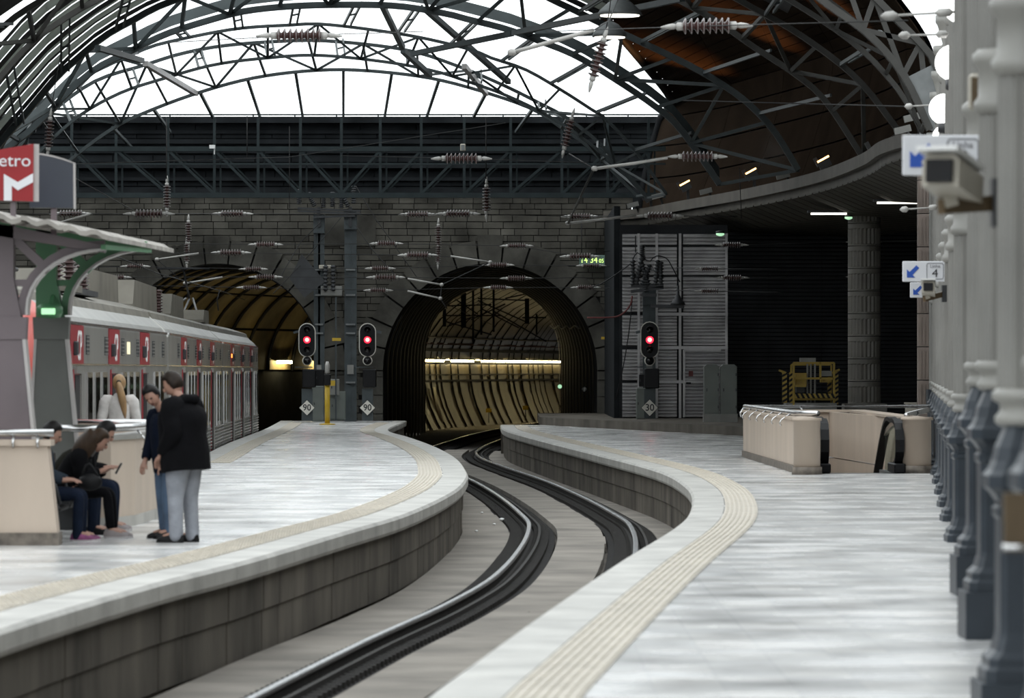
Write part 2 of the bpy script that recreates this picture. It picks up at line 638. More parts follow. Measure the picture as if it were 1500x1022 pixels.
mat('skin', (0.36, 0.20, 0.145), 0.55, var=0.1, scale=8)
mat('hair_black', (0.010, 0.009, 0.009), 0.5, var=0.3, scale=20, spec=0.2)
mat('hair_brown', (0.040, 0.024, 0.014), 0.5, var=0.4, scale=20, stretch=(1, 1, 0.2), spec=0.2)
mat('hair_dark_brown', (0.020, 0.013, 0.009), 0.5, var=0.4, scale=20, spec=0.2)
mat('hair_blond', (0.28, 0.17, 0.075), 0.5, var=0.4, scale=20, stretch=(1, 1, 0.2))
mat('cloth_black', (0.004, 0.004, 0.005), 0.9, var=0.4, scale=6, bump=0.5, bscale=12, spec=0.1)
mat('cloth_navy', (0.005, 0.008, 0.018), 0.9, var=0.4, scale=6, bump=0.5, bscale=12, spec=0.1)
mat('cloth_olive', (0.016, 0.016, 0.012), 0.9, var=0.4, scale=6, bump=0.5, bscale=12, spec=0.1)
mat('denim_blue', (0.075, 0.12, 0.19), 0.85, var=0.45, scale=5, bump=0.6, bscale=14)
mat('denim_dark', (0.009, 0.014, 0.028), 0.9, var=0.4, scale=5, bump=0.6, bscale=14, spec=0.1)
mat('denim_jacket', (0.028, 0.038, 0.052), 0.9, var=0.4, scale=5, bump=0.6, bscale=14, spec=0.1)
mat('grey_denim', (0.27, 0.285, 0.32), 0.85, var=0.35, scale=5, bump=0.8, bscale=12)
mat('knit_white', (0.50, 0.48, 0.46), 0.9, var=0.2, scale=8, bump=0.5, bscale=18)
mat('shoe_grey', (0.26, 0.23, 0.23), 0.7, var=0.2, scale=10)
mat('shoe_pink', (0.20, 0.05, 0.14), 0.7, var=0.8, scale=12)
mat('shoe_sole', (0.50, 0.48, 0.48), 0.7, var=0.1, scale=10)
mat('wall_slat', (0.034, 0.036, 0.040), 0.55, var=0.4, scale=1.2, island=0.25, spec=0.3)
mat('wall_dark', (0.05, 0.05, 0.05), 0.9, var=0.3, scale=0.8)
mat('wall_pale', (0.24, 0.235, 0.22), 0.8, var=0.2, scale=0.8)
mat('lamp_box', (0.04, 0.04, 0.04), 0.5, var=0.2, scale=3)
mat('beige_box', (0.40, 0.37, 0.31), 0.5, var=0.15, scale=3)
mat('brass', (0.10, 0.068, 0.035), 0.5, 0.2, var=0.3, scale=5)
glass_mat('roof_glass', (0.97, 0.98, 0.98), 0.03)
glass_mat('balustrade_glass', (0.80, 0.85, 0.82), 0.15)
frosted_mat('milky_glazing', (0.62, 0.65, 0.63))

# ================================================================== THE SETTING
LE = [(14, -4.55), (20, -4.2), (32.9, -3.53), (40.3, -2.97), (44.8, -2.5), (52.5, -1.87), (59.7, -1.30), (70.8, -.84), (79.7, -.74), (84.6, -.80), (96.2, -1.1), (110.5, -1.74), (127.3, -2.75), (137, -3.45), (145, -3.72), (163, -3.70), (168, -3.70)]
RE = [(14, -1.2), (20, -.85), (26.2, -.48), (28.6, -.30), (36, .28), (44.4, .97), (56.2, 1.98), (65, 2.45), (73.7, 2.68), (84.6, 2.60), (100, 1.86), (118.9, .85), (138.5, -.10), (146.5, -.31), (155, -.38)]
TE = [(40, -5.85), (62, -6.02), (88.5, -6.22), (117, -6.95), (143, -7.45), (163, -8.0), (168, -8.15)]
STEP_Z = 0.25


def edge_path(tab, y0, y1, off=0.0, z=0.0, step=0.9):
    n = max(2, int((y1 - y0) / step) + 1)
    base = [Vector((interp(tab, y0 + (y1 - y0) * i / (n - 1)), y0 + (y1 - y0) * i / (n - 1), z)) for i in range(n)]
    out = []
    for i, p in enumerate(base):
        d = (base[min(i + 1, n - 1)] - base[max(i - 1, 0)]).normalized()
        out.append(p + Vector((d.y, -d.x, 0)) * off)
    return out


# ---- ground plane added far below everything to block sky light from beneath
MB().b2((-80, -40, -4.2), (80, 420, -4.0)).build('ground', 'wall_dark', kind='structure')

# ---- the two platforms
left_platform = thing('platform_left', (0, 0, 0), kind='structure')
right_platform = thing('platform_right', (0, 0, 0), kind='structure')
PW = 0.43      # coping width

lp = edge_path(LE, 14, 167.6, -PW)
tp = edge_path(TE, 14, 167.6, PW)
fl = MB()
n = len(lp)
fl.grid([[tp[min(int(i * len(tp) / n), len(tp) - 1)].lerp(lp[i], t) for t in (0, .5, 1)] for i in range(n)], smooth=False, thick=(0, 0, -0.12))
fl.build('floor_left', 'polished_stone', left_platform)
MB().prism([Vector((p.x, p.y, 0)) for p in (edge_path(LE, 14, 167.5, -0.2, step=4) + list(reversed(edge_path(TE, 14, 167.5, 0.2, step=4))))], (0, 0, -1.2), (0, 0, -0.13)).build('platform_core', 'platform_concrete', left_platform)

HX0, HX1, HY0, HY1 = 5.34, 6.92, 82.9, 99.0        # escalator well
rp = edge_path(RE, 14, 155, PW)
fl = MB()
for i in range(len(rp) - 1):
    a, b = rp[i], rp[i + 1]
    xr0, xr1 = 16.0, 16.0
    segs = [(None, xr0)]
    if a.y < HY1 and b.y > HY0:
        segs = [(None, HX0), (HX1, 16.0)]
    for s0, s1 in segs:
        p0 = a.x if s0 is None else s0
        p1 = b.x if s0 is None else s0
        fl.add([(p0, a.y, 0), (s1, a.y, 0), (s1, b.y, 0), (p1, b.y, 0)], [(0, 1, 2, 3)])
fl.build('floor_right', 'polished_stone', right_platform)


def copings(tab, side, y0, y1, plat, seg=2.0):
    """coping stones, tactile tiles and wall panels along one edge; side = +1 platform lies to the right"""
    n = int((y1 - y0) / seg)
    for i in range(n):
        ya, yb = y0 + (y1 - y0) * i / n, y0 + (y1 - y0) * (i + 1) / n - 0.012
        o = edge_path(tab, ya, yb, 0, step=0.5)
        inn = edge_path(tab, ya, yb, side * PW, step=0.5)
        m = MB()
        rows = []
        for a, b in zip(o, inn):
            d = (b - a).normalized()
            rows.append([a + d * 0.02 + Vector((0, 0, -.19)), a + Vector((0, 0, -.15)), a + Vector((0, 0, -.03)), a + d * 0.03 + Vector((0, 0, .006)), b + Vector((0, 0, .006)), b + Vector((0, 0, -.19))])
        k = 6
        vs = [p for r in rows for p in r]
        fs = []
        for q in range(len(rows) - 1):
            for j in range(k):
                l = (j + 1) % k
                fs.append((q * k + j, q * k + l, q * k + k + l, q * k + k + j))
        fs.append(tuple(range(k)))
        fs.append(tuple((len(rows) - 1) * k + j for j in range(k)))
        m.add(vs, fs)
        m.build('coping_stone', 'coping', plat)


copings(LE, -1, 16, 167.6, left_platform)
copings(TE, 1, 66, 167.6, left_platform, 3.0)
copings(RE, 1, 16, 155, right_platform)

# ribbed tactile tiles: one mesh, laid along the curve
tile_len = 0.98
tm = MB()
tm.b2((-0.21, 0.005, 0.0), (0.21, tile_len - 0.005, 0.008))
for r in range(7):
    x = -0.18 + r * 0.06
    for q in range(4):
        tm.b2((x - 0.014, 0.04 + q * 0.235, 0.008), (x + 0.014, 0.21 + q * 0.235, 0.017))
tile0 = tm.build('tactile_tile', 'tactile', left_platform)
first = True
for tab, side, plat, y0, y1 in ((LE, -1, left_platform, 18, 160), (RE, 1, right_platform, 18, 153), (TE, 1, left_platform, 92, 160)):
    y = y0
    while y < y1:
        a = Vector((interp(tab, y), y, 0))
        b = Vector((interp(tab, y + tile_len), y + tile_len, 0))
        d = (b - a).normalized()
        c = a + Vector((d.y, -d.x, 0)) * side * (PW + 0.225)
        o = tile0 if first else mesh_copy(tile0)
        first = False
        o.parent = plat
        o.location = (c.x, c.y, 0.003)
        o.rotation_euler = (0, 0, -math.atan2(d.x, d.y))
        y += tile_len * d.y


def wall_panels(tab, side, y0, y1, plat, seg, z0=-0.95, z1=-0.19):
    n = int((y1 - y0) / seg)
    for i in range(n):
        ya, yb = y0 + (y1 - y0) * i / n, y0 + (y1 - y0) * (i + 1) / n - 0.02
        o = edge_path(tab, ya, yb, side * (0.10 + R.uniform(0, .012)), step=0.6)
        b = edge_path(tab, ya, yb, side * 0.24, step=0.6)
        zm = z0 + (z1 - z0) * 0.54
        for lo, hi, dd in ((z0, zm - .012, 0), (zm, z1, .02)):
            m = MB()
            vs = []
            for p, q in zip(o, b):
                e = (p - q).normalized() * dd
                vs += [p + e + Vector((0, 0, lo)), p + e + Vector((0, 0, hi)), q + Vector((0, 0, hi)), q + Vector((0, 0, lo))]
            fs = []
            for q in range(len(o) - 1):
                for j in range(4):
                    l = (j + 1) % 4
                    fs.append((q * 4 + j, q * 4 + l, q * 4 + 4 + l, q * 4 + 4 + j))
            fs += [(0, 1, 2, 3), tuple((len(o) - 1) * 4 + j for j in range(4))]
            m.add(vs, fs)
            m.build('wall_panel', 'platform_concrete', plat)


wall_panels(LE, -1, 20, 100, left_platform, 1.15)
wall_panels(LE, -1, 100, 167.6, left_platform, 3.0)
wall_panels(RE, 1, 56, 155, right_platform, 2.4)
MB().prism([Vector((p.x, p.y, 0)) for p in (edge_path(RE, 14, 154.8, 0.2, step=3) + [Vector((5.2, 154.8, 0)), Vector((5.2, 14, 0))])], (0, 0, -1.2), (0, 0, -0.13)).build('platform_core', 'platform_concrete', right_platform)
# far end cap of the right platform
MB().b2((-.36, 154.8, -.95), (6, 155.0, -.19)).build('wall_panel', 'platform_concrete', right_platform)

# raised step in front of the back walls on the right
MB().prism([(0.9, 156, 0), (1.45, 152.2, 0), (6.45, 128.6, 0), (16, 84 + 40, 0), (16, 170, 0), (0.9, 170, 0)], (0, 0, 0.001), (0, 0, STEP_Z)).build('step_right', 'platform_concrete', kind='structure')

# ---- track bed
TC = [(14, -2.7), (20, -2.35), (32.9, -1.55), (44.6, -.62), (52.5, .12), (59.7, .62), (70.8, 1.0), (79.7, 1.12), (84.6, 1.02), (96.2, .62), (110.5, -.05), (127.3, -1.08), (140, -1.75), (151, -1.95), (170, -1.5), (200, -.25), (235, 2.3)]
bed = thing('track_bed', (0, 0, -1), kind='structure')
MB().b2((-9, 14, -1.15), (8, 300, -1.03)).build('bed_slab', 'bed_concrete', bed)
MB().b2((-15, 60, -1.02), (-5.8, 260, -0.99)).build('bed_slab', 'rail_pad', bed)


def bed_strip(o0, o1, z, y0, y1, seg):
    n = int((y1 - y0) / seg)
    for i in range(n):
        ya, yb = y0 + (y1 - y0) * i / n, y0 + (y1 - y0) * (i + 1) / n - 0.015
        a = edge_path(TC, ya, yb, o0, step=0.7)
        b = edge_path(TC, ya, yb, o1, step=0.7)
        j = R.uniform(-.02, .02)
        MB().grid([[p + Vector((0, 0, z)), q + Vector((j, 0, z))] for p, q in zip(a, b)], smooth=False, thick=(0, 0, -0.14)).build('slab_section', 'bed_concrete', bed)


bed_strip(-0.834 + 0.46, 0.834 - 0.46, -0.88, 16, 160, 3.2)
bed_strip(-1.95, -0.834 - 0.34, -0.925, 16, 160, 3.2)
bed_strip(0.834 + 0.40, 1.95, -0.925, 16, 160, 3.2)
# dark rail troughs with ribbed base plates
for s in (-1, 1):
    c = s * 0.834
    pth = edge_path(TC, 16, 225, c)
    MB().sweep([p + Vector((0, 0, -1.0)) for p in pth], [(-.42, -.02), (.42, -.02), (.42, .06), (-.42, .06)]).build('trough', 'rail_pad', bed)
rail_lbl = {-1: 'bright steel rail nearer the left platform, curving into the tunnel', 1: 'bright steel rail nearer the right platform, curving into the tunnel'}
for s in (-1, 1):
    pth = edge_path(TC, 16, 235, s * 0.834)
    rt = thing('rail', (pth[0].x, 16, -0.95), rail_lbl[s], 'rail', 'running rails of the track')
    MB().sweep([p + Vector((0, 0, -0.77)) for p in pth], [(-.036, 0), (-.036, -.035), (.036, -.035), (.036, 0), (.024, .006), (-.024, .006)]).build('rail_head', 'steel_rail', rt)
    MB().sweep([p + Vector((0, 0, -0.77)) for p in pth], [(-.012, -.035), (-.012, -.13), (-.07, -.15), (-.07, -.165), (.07, -.165), (.07, -.15), (.012, -.13), (.012, -.035)]).build('rail_web', 'rusty_rail', rt)
    cl = MB()
    y = 17.0
    while y < 160:
        for q in (-1, 1):
            x0 = interp(TC, y) + s * 0.834
            cl.box((x0 + q * 0.20, y, -0.915), (0.24, 0.13, 0.05 + 0.02 * (q > 0)))
            cl.box((x0 + q * 0.10, y, -0.885), (0.05, 0.09, 0.05))
        y += 0.33
    cl.build('base_plates', 'rusty_rail', rt, kind='stuff')
    # guard rail on the inside of the curve
    g = edge_path(TC, 16, 160, s * 0.834 + 0.17)
    MB().sweep([p + Vector((0, 0, -0.83)) for p in g], [(-.02, -.10), (.02, -.10), (.02, 0), (-.02, 0)]).build('guard_bar', 'rusty_rail', rt)

# small litter on the track bed
for k, (px, py, sz) in enumerate([(735, 763, .05), (724, 769, .03), (698, 779, .03), (706, 752, .03), (667, 892, .05), (775, 902, .04)]):
    p = gnd(px, py, -0.925)
    m = MB()
    m.lathe([(sz * .3, 0), (sz, sz * .4), (sz * .8, sz), (sz * .2, sz * 1.2)], (p.x, p.y, -0.926), n=6)
    m.build('litter', 'white' if k < 4 else 'rail_pad', bed)

# ---- back wall with the two tunnel mouths
WY = 168.0
AZ, AR = 1.75, 3.79
ARCH = [(-10.37, AZ, AR), (-0.77, AZ, AR)]
wall_back = thing('wall_back', (0, WY, 0), kind='structure')
WX0, WX1, WZT = -21.0, 4.2, 7.87


def arch_top(x):
    for cx, cz, r in ARCH:
        if abs(x - cx) < r:
            return cz + math.sqrt(r * r - (x - cx) ** 2)
    return -1.1


xs = [WX0]
for cx, cz, r in ARCH:
    xs += [cx - r - 1e-3] + [cx - r * math.cos(PI * k / 24) for k in range(1, 24)] + [cx + r + 1e-3]
xs.append(WX1)
mw = MB()
for a, b in zip(xs[:-1], xs[1:]):
    za, zb = arch_top(a), arch_top(b)
    if (a + b) / 2 > ARCH[0][0] - AR and (a + b) / 2 < ARCH[0][0] + AR or abs((a + b) / 2 - ARCH[1][0]) < AR:
        za, zb = max(za, AZ), max(zb, AZ)
    else:
        za = zb = -1.1
    mw.add([(a, WY, za), (b, WY, zb), (b, WY, WZT), (a, WY, WZT), (a, WY + .8, za), (b, WY + .8, zb), (b, WY + .8, WZT), (a, WY + .8, WZT)], [(0, 1, 2, 3), (7, 6, 5, 4), (0, 4, 5, 1), (3, 2, 6, 7)])
mw.build('wall_core', 'mortar', wall_back)

blocks = []
z = -1.05
row = 0
while z < WZT - .1:
    h = R.choice([.20, .22, .24])
    x = WX0 + (row % 2) * .3
    while x < WX1 - .2:
        w = R.uniform(.42, .95)
        cx, cz = x + w / 2, z + h / 2
        ok = True
        for ax, az, ar in ARCH:
            d = math.hypot(cx - ax, cz - az) if cz > az else abs(cx - ax)
            if d < ar + 0.62:
                ok = False
        if ok:
            blocks.append((cx, cz, min(w, WX1 - x), h))
        x += w
    z += h
    row += 1
# those in plain view above and between the mouths are single stones
blocks.sort(key=lambda b: -(b[2] * b[3]) * (1.0 if (3.0 < b[1] < 7.8 and -17 < b[0] < 4) or (-6 < b[0] < -5) else .2))
rest = MB()
for i, (cx, cz, w, h) in enumerate(blocks):
    d = R.uniform(.04, .085)
    m = MB() if i < 300 else rest
    m.box((cx, WY - d / 2 + .02, cz), (w - .025, d + .04, h - .025), rot=Matrix.Rotation(R.uniform(-.012, .012), 3, 'Y'))
    if i < 300:
        m.build('stone_block', 'stone_block', wall_back)
rest.build('stone_courses', 'stone_block', wall_back, kind='stuff')
for ax, az, ar in ARCH:
    nst = 15
    for k in range(nst):
        a0, a1 = PI * k / nst + .008, PI * (k + 1) / nst - .008
        th = (0.92 if k % 2 else 0.78) + R.uniform(-.05, .08)
        dp = R.uniform(.14, .22)
        pts = []
        for t in range(4):
            a = a0 + (a1 - a0) * t / 3
            pts.append((ax + (ar - .02) * math.cos(a), az + (ar - .02) * math.sin(a)))
        for t in range(3, -1, -1):
            a = a0 + (a1 - a0) * t / 3
            pts.append((ax + (ar + th) * math.cos(a), az + (ar + th) * math.sin(a)))
        MB().prism([(p, WY, q) for p, q in pts], (0, -dp, 0), (0, .5, 0)).build('arch_stone', 'stone_arch', wall_back)
    for sd in (-1, 1):
        z = -1.05
        k = 0
        while z < az - .05:
            h = min(R.uniform(.5, .75), az - z)
            th = .88 if k % 2 else .7
            x0 = ax + sd * (ar - .02)
            MB().b2((min(x0, x0 + sd * th), WY - R.uniform(.13, .2), z + .012), (max(x0, x0 + sd * th), WY + .5, z + h - .012)).build('jamb_stone', 'stone_arch', wall_back)
            z += h
            k += 1
# plaque recess between the arches
pc = at(507, 338, WY)
MB().box((pc.x, WY - .06, pc.z), (2.1, .1, 1.05)).build('plaque', 'stone_arch', wall_back)
# upper wall in a darker stone tone, with ledges
up = thing('wall_back_upper', (0, WY + .6, WZT), kind='structure')
MB().b2((WX0, WY + .3, WZT), (6.5, WY + 1.0, 10.55)).build('wall_core', 'sooty_stone', up)
for py, h, d in ((176, .22, .65), (193, .12, .2), (207, .16, .3), (222, .10, .2), (243, .16, .45), (262, .12, .25), (281, .22, .5)):
    zc = at(0, py, WY).z
    MB().b2((WX0, WY + .3 - d, zc - h / 2), (6.5, WY + .31, zc + h / 2)).build('ledge', 'sooty_stone', up)
z = WZT + .1
while z < 10.3:
    x = WX0
    while x < 6:
        w = R.uniform(1.0, 2.2)
        MB().box((x + w / 2, WY + .27, z + .13), (w - .03, .12, .24)).build('stone_block', 'sooty_stone', up)
        x += w
    z += .28
MB().b2((4.25, WY - .1, 6.9), (6.5, WY + .6, WZT + .05)).build('corner_block', 'sooty_stone', up)
# railing on top of it
rl = thing('parapet_railing', at(503, 172, WY + .4), 'thin dark railing along the top of the end wall under the white skylight', 'railing')
zr = at(0, 167, WY).z
MB().bar((-18.5, WY + .4, zr), (5.8, WY + .4, zr), .05).build('top_rail', 'girder_paint', rl)
for px in range(5, 990, 61):
    p = at(px, 172, WY + .4)
    MB().bar((p.x, WY + .4, 10.5), (p.x, WY + .4, zr), .05).build('post', 'girder_paint', rl)

# ---- right tunnel: dark mouth, then the lit curving gallery
tun = thing('tunnel_right', (-.77, WY, -1), kind='structure')


def arch_ring(cx, cz, r, Y, n=20, zb=-1.1):
    pts = [Vector((cx - r, Y, zb))] + [Vector((cx - r * math.cos(PI * k / n), Y, cz + r * math.sin(PI * k / n))) for k in range(n + 1)] + [Vector((cx + r, Y, zb))]
    return pts


NT = 12
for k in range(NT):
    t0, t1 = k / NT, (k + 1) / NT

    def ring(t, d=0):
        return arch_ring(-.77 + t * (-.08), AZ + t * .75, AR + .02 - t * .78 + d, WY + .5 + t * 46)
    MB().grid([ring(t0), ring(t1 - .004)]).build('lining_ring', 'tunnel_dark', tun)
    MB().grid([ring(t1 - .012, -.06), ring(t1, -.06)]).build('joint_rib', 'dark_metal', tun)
# outside of the inner opening: dark bulkhead added, so only the opening shows and no sky light leaks in
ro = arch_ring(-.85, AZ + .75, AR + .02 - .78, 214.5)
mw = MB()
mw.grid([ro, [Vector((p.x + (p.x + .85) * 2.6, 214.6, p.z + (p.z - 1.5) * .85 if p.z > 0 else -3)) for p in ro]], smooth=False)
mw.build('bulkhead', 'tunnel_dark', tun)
GP = spline([(-5.6, 212, 0), (-4.75, 222, 0), (-3.8, 231, 0), (-2, 243, 0), (.3, 256, 0), (2.8, 267, 0), (6.5, 280, 0), (13, 296, 0)], 76)
PROF_LO = [(.95, -1.25), (.62, -.6), (.36, 0), (.18, .6), (.06, 1.3), (0, 2.05)]
PROF_HI = [(.04, 2.25), (.12, 2.9), (.35, 3.5), (.85, 4.2), (1.7, 4.9), (3.0, 5.6), (5.0, 6.3), (7.5, 6.7)]
PROF_IN = [(7.5, 6.75), (9.5, 6.2), (10.6, 4.5), (11, 2), (11, -2)]


def gal(i, prof, ex=0):
    d = (GP[min(i + 1, len(GP) - 1)] - GP[max(i - 1, 0)]).normalized()
    nrm = Vector((d.y, -d.x, 0))
    return [GP[i] + nrm * (a + ex) + Vector((0, 0, h)) for a, h in prof]


for i in range(len(GP) - 1):
    ex = R.uniform(0, .10)
    for prof, nm in ((PROF_LO, 'wall_segment'), (PROF_HI, 'vault_segment')):
        a, b = gal(i, prof, ex), gal(i + 1, prof, ex)
        b = [p.lerp(q, .93) for p, q in zip(a, b)]
        MB().grid([a, b]).build(nm, 'tunnel_lining', tun)
MB().add(gal(len(GP) - 1, PROF_LO + PROF_HI + PROF_IN), [tuple(range(len(PROF_LO + PROF_HI + PROF_IN)))]).build('end_wall', 'tunnel_lining', tun)  # unseen cap added to keep sky light out of the gallery
MB().grid([gal(i, PROF_IN) for i in range(len(GP))]).build('inner_wall', 'tunnel_lining', tun)
MB().grid([gal(i, [(-.2, -2), (-.2, 2), (-.2, 4), (1.5, 5.4), (3, 6), (5, 6.6), (9, 7.2)]) for i in range(len(GP))]).build('lining_back', 'tunnel_dark', tun)
for nm, o, zz, w, h, mt in (('ledge', 1.2, -1.2, .9, .25, 'tunnel_lining'), ('cable_tray', .2, 1.25, .08, .1, 'dark_metal'), ('pipe', .15, 1.55, .06, .06, 'dark_metal'), ('cable_tray', .15, 2.75, .14, .16, 'dark_metal'), ('cable_tray', .4, 3.35, .1, .06, 'arm_tube'), ('cable_tray', .22, 3.05, .1, .1, 'red_cable')):
    MB().sweep([gal(i, [(o, zz)])[0] for i in range(len(GP))], [(-w / 2, -h / 2), (w / 2, -h / 2), (w / 2, h / 2), (-w / 2, h / 2)]).build(nm, mt, tun)
LI = [i for i in range(12, 66)]
ln_ = 0
for k, i in enumerate(LI):
    a, b = gal(i, [(.28, 2.22)])[0], gal(i + 1, [(.28, 2.22)])[0]
    if k in (6, 7, 14, 15):
        continue
    ln_ += 1
    lt = thing('tunnel_lamp', a, '%s fluorescent tube from the left in the lit row of the right tunnel' % ordinal(ln_), 'lamp', 'tube lamps along the tunnel wall')
    MB().bar(a.lerp(b, .10), a.lerp(b, .72), .10, .10).build('tube', 'tube_lamp', lt)
    MB().bar(a.lerp(b, .0) + Vector((0, 0, .09)), a.lerp(b, .92) + Vector((0, 0, .09)), .2, .06).build('housing', 'dark_metal', lt)
for px, py in ((716, 601), (770, 597)):
    p = at(px, py, 232)
    sg = thing('tunnel_marker', p, 'small yellow box on the wall foot inside the right tunnel, ' + ('left one' if px < 740 else 'right one'), 'box')
    MB().bevbox((p.x, 232, p.z), (.28, .12, .2), .02).build('box', 'yellow', sg)
    MB().bar((p.x, 232, p.z - .1), (p.x, 232, p.z - .6), .04).build('post', 'dark_metal', sg)
p0, p1 = at(636, 567, 229), at(648, 618, 229)
pp = at(640, 592, 229)
MB().tube([p0, pp, p1], .07).build('handrail_tube', 'beige_box', label='curved pale pipe on the lit wall at the left of the right tunnel', category='pipe')
# catenary portal frame deep in the tunnel
cf = thing('catenary_gantry', at(720, 470, 222), 'dark catenary support frame hanging under the lit vault of the right tunnel', 'gantry')
for px, y0, y1, w in ((651, 452, 478, .16), (679, 425, 480, .24), (693, 425, 500, .10), (705, 420, 490, .10), (723, 420, 486, .10), (772, 437, 474, .2), (786, 460, 490, .08)):
    a, b = at(px, y0, 222), at(px, y1, 222)
    MB().bar(a, b, w).build('drop_post', 'dark_metal', cf)
for a, b in (((648, 462), (735, 462)), ((655, 478), (690, 465)), ((700, 440), (772, 472)), ((700, 437), (775, 440)), ((740, 437), (772, 430)), ((650, 448), (720, 446)), ((690, 468), (740, 445)), ((655, 430), (700, 460)), ((765, 465), (800, 465)), ((705, 452), (760, 480)), ((722, 455), (800, 500)), ((650, 470), (720, 490))):
    MB().bar(at(*a, 222.2), at(*b, 222.2), .06).build('brace', 'dark_metal', cf)

# ---- left tunnel: ribbed yellowish vault
tl = thing('tunnel_left', (-10.37, WY, -1), kind='structure')


def vring(k, j0, j1, NR, n=4):
    Y = WY + .5 + k * 2.6
    cx = -10.37 + .006 * (Y - WY) ** 2
    r = AR + .03
    return [Vector((cx - r * math.cos(PI * (j0 + (j1 - j0) * q / n)), Y, AZ + r * math.sin(PI * (j0 + (j1 - j0) * q / n)))) for q in range(n + 1)]


for k in range(14):
    for j in range(7):
        a, b = vring(k, j / 7 + .004, (j + 1) / 7 - .004, 7), vring(k + 1, j / 7 + .004, (j + 1) / 7 - .004, 7)
        b = [p.lerp(q, .965) for p, q in zip(a, b)]
        if k > 2 and max(p.x for p in a + b) > -4.75:
            continue
        MB().grid([a, b]).build('vault_panel', 'vault_lining', tl)
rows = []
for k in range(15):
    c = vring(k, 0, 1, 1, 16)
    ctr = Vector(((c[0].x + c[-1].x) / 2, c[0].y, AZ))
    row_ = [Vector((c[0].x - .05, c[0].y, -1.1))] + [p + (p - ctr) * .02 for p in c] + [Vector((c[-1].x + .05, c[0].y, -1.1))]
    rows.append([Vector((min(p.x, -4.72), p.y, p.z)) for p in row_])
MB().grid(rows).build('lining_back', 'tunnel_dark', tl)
for k in range(0, 15):
    c = [p for p in vring(k, 0, 1, 1, 24)]
    ctr = Vector(((c[0].x + c[-1].x) / 2, c[0].y, AZ))
    c = [p + (ctr - p) * .012 for p in c if p.x < -4.8]
    if len(c) > 2:
        MB().tube(c, .06, n=4).build('rib', 'dark_metal', tl)
for n_, (Y, side, zz) in enumerate(((170.5, 1, 2.2), (176, 1, 2.2), (181, -1, 2.1), (186, -1, 2.1), (190.5, -1, 2.1), (195, -1, 2.1), (199, -1, 2.1))):
    cx = -10.37 + .006 * (Y - WY) ** 2
    x = cx + side * 3.55
    sl0 = .012 * (Y - WY)
    lt = thing('tunnel_lamp', (x, Y, zz), 'fluorescent tube inside the left tunnel behind the train, %s from the mouth' % ordinal(n_ + 1), 'lamp', 'tube lamps in the left tunnel')
    MB().bar((x, Y, zz), (x + sl0 * 1.4, Y + 1.4, zz), .12).build('tube', 'tube_lamp', lt)
    MB().bar((x + side * .1, Y - .1, zz + .09), (x + side * .1 + sl0 * 1.6, Y + 1.5, zz + .09), .2, .06).build('housing', 'dark_metal', lt)

# ---- lattice girder in front of the upper wall
GY = 162.0
gd = thing('lattice_girder', at(500, 286, GY), 'long dark lattice girder spanning the hall below the skylight wall', 'girder')
for py, w, h in ((218, .16, .16), (286, .18, .17), (240, .08, .06)):
    MB().bar(at(-40, py, GY), at(975, py, GY), w, h).build('chord', 'girder_paint', gd)
gx = [40, 105, 170, 246, 314, 378, 440, 500, 557, 617, 680, 748, 823, 890, 950]
for i, px in enumerate(gx):
    MB().bar(at(px, 172, GY), at(px, 290, GY), .075, .09).build('post', 'girder_paint', gd)
    MB().bar(at(px + 9, 218, GY + .25), at(px + 9, 286, GY + .25), .06).build('post', 'girder_paint', gd)
    if i < len(gx) - 1:
        a, b = (at(px, 220, GY), at(gx[i + 1], 284, GY)) if px < 470 else (at(px, 284, GY), at(gx[i + 1], 220, GY))
        MB().bar(a, b, .085).build('diagonal', 'girder_paint', gd)
        MB().bar(a + Vector((.15, .3, 0)), b + Vector((.15, .3, 0)), .05).build('diagonal', 'girder_paint', gd)

# ---- right-hand mezzanine slab, its soffit, and the panelled shell above
SL = [at(890, 322, 167), at(945, 309, 164), at(1000, 298, 157), at(1100, 279, 146), at(1200, 257, 134), at(1268, 234, 123), at(1297, 214, 116), at(1330, 200, 112)]
for p in SL:
    p.z = 7.10
sl = spline(SL, 44)
slab = thing('slab_right', (5, 150, 7), kind='structure')
back = [Vector((18, 112, 7.1)), Vector((18, 175, 7.1)), Vector((3.6, 175, 7.1))]
MB().prism(sl + back, (0, 0, -.30), (0, 0, .02)).build('slab_core', 'slab_edge', slab)
MB().sweep([p + Vector((-.05, -.1, .08)) for p in sl], [(-.12, -.18), (.12, -.18), (.12, .14), (-.12, .14)]).build('edge_trim', 'slab_edge', slab)
# soffit boards below the slab, fanning from the rim
for i in range(len(sl) - 1):
    a, b = sl[i] + Vector((0, 0, -.34)), sl[i + 1] + Vector((0, 0, -.34))
    b = a.lerp(b, .9)
    d = Vector((.72, .70, 0)) * 7.0
    MB().grid([[a, a + d * .25 + Vector((0, 0, -.45)), a + d + Vector((0, 0, -.62))], [b, b + d * .25 + Vector((0, 0, -.45)), b + d + Vector((0, 0, -.62))]], smooth=False, thick=(0, 0, .05)).build('soffit_board', 'soffit', slab)
MB().prism([Vector((p.x + 1.1, p.y + 1.6, 6.4)) for p in sl] + [Vector((17, 116, 6.4)), Vector((17, 172, 6.4)), Vector((4.2, 172, 6.4))], (0, 0, 0), (0, 0, .1)).build('soffit_board', 'soffit', slab)
for k in range(26):
    y = 119 + k * 2.0
    xs_ = [p.x for p in sl if p.y + 1.6 <= y]
    x0 = (min(xs_) if xs_ else 9.6) + 1.6
    MB().b2((x0, y, 6.33), (17, y + .9, 6.41)).build('soffit_batten', 'soffit', slab)
k = 0
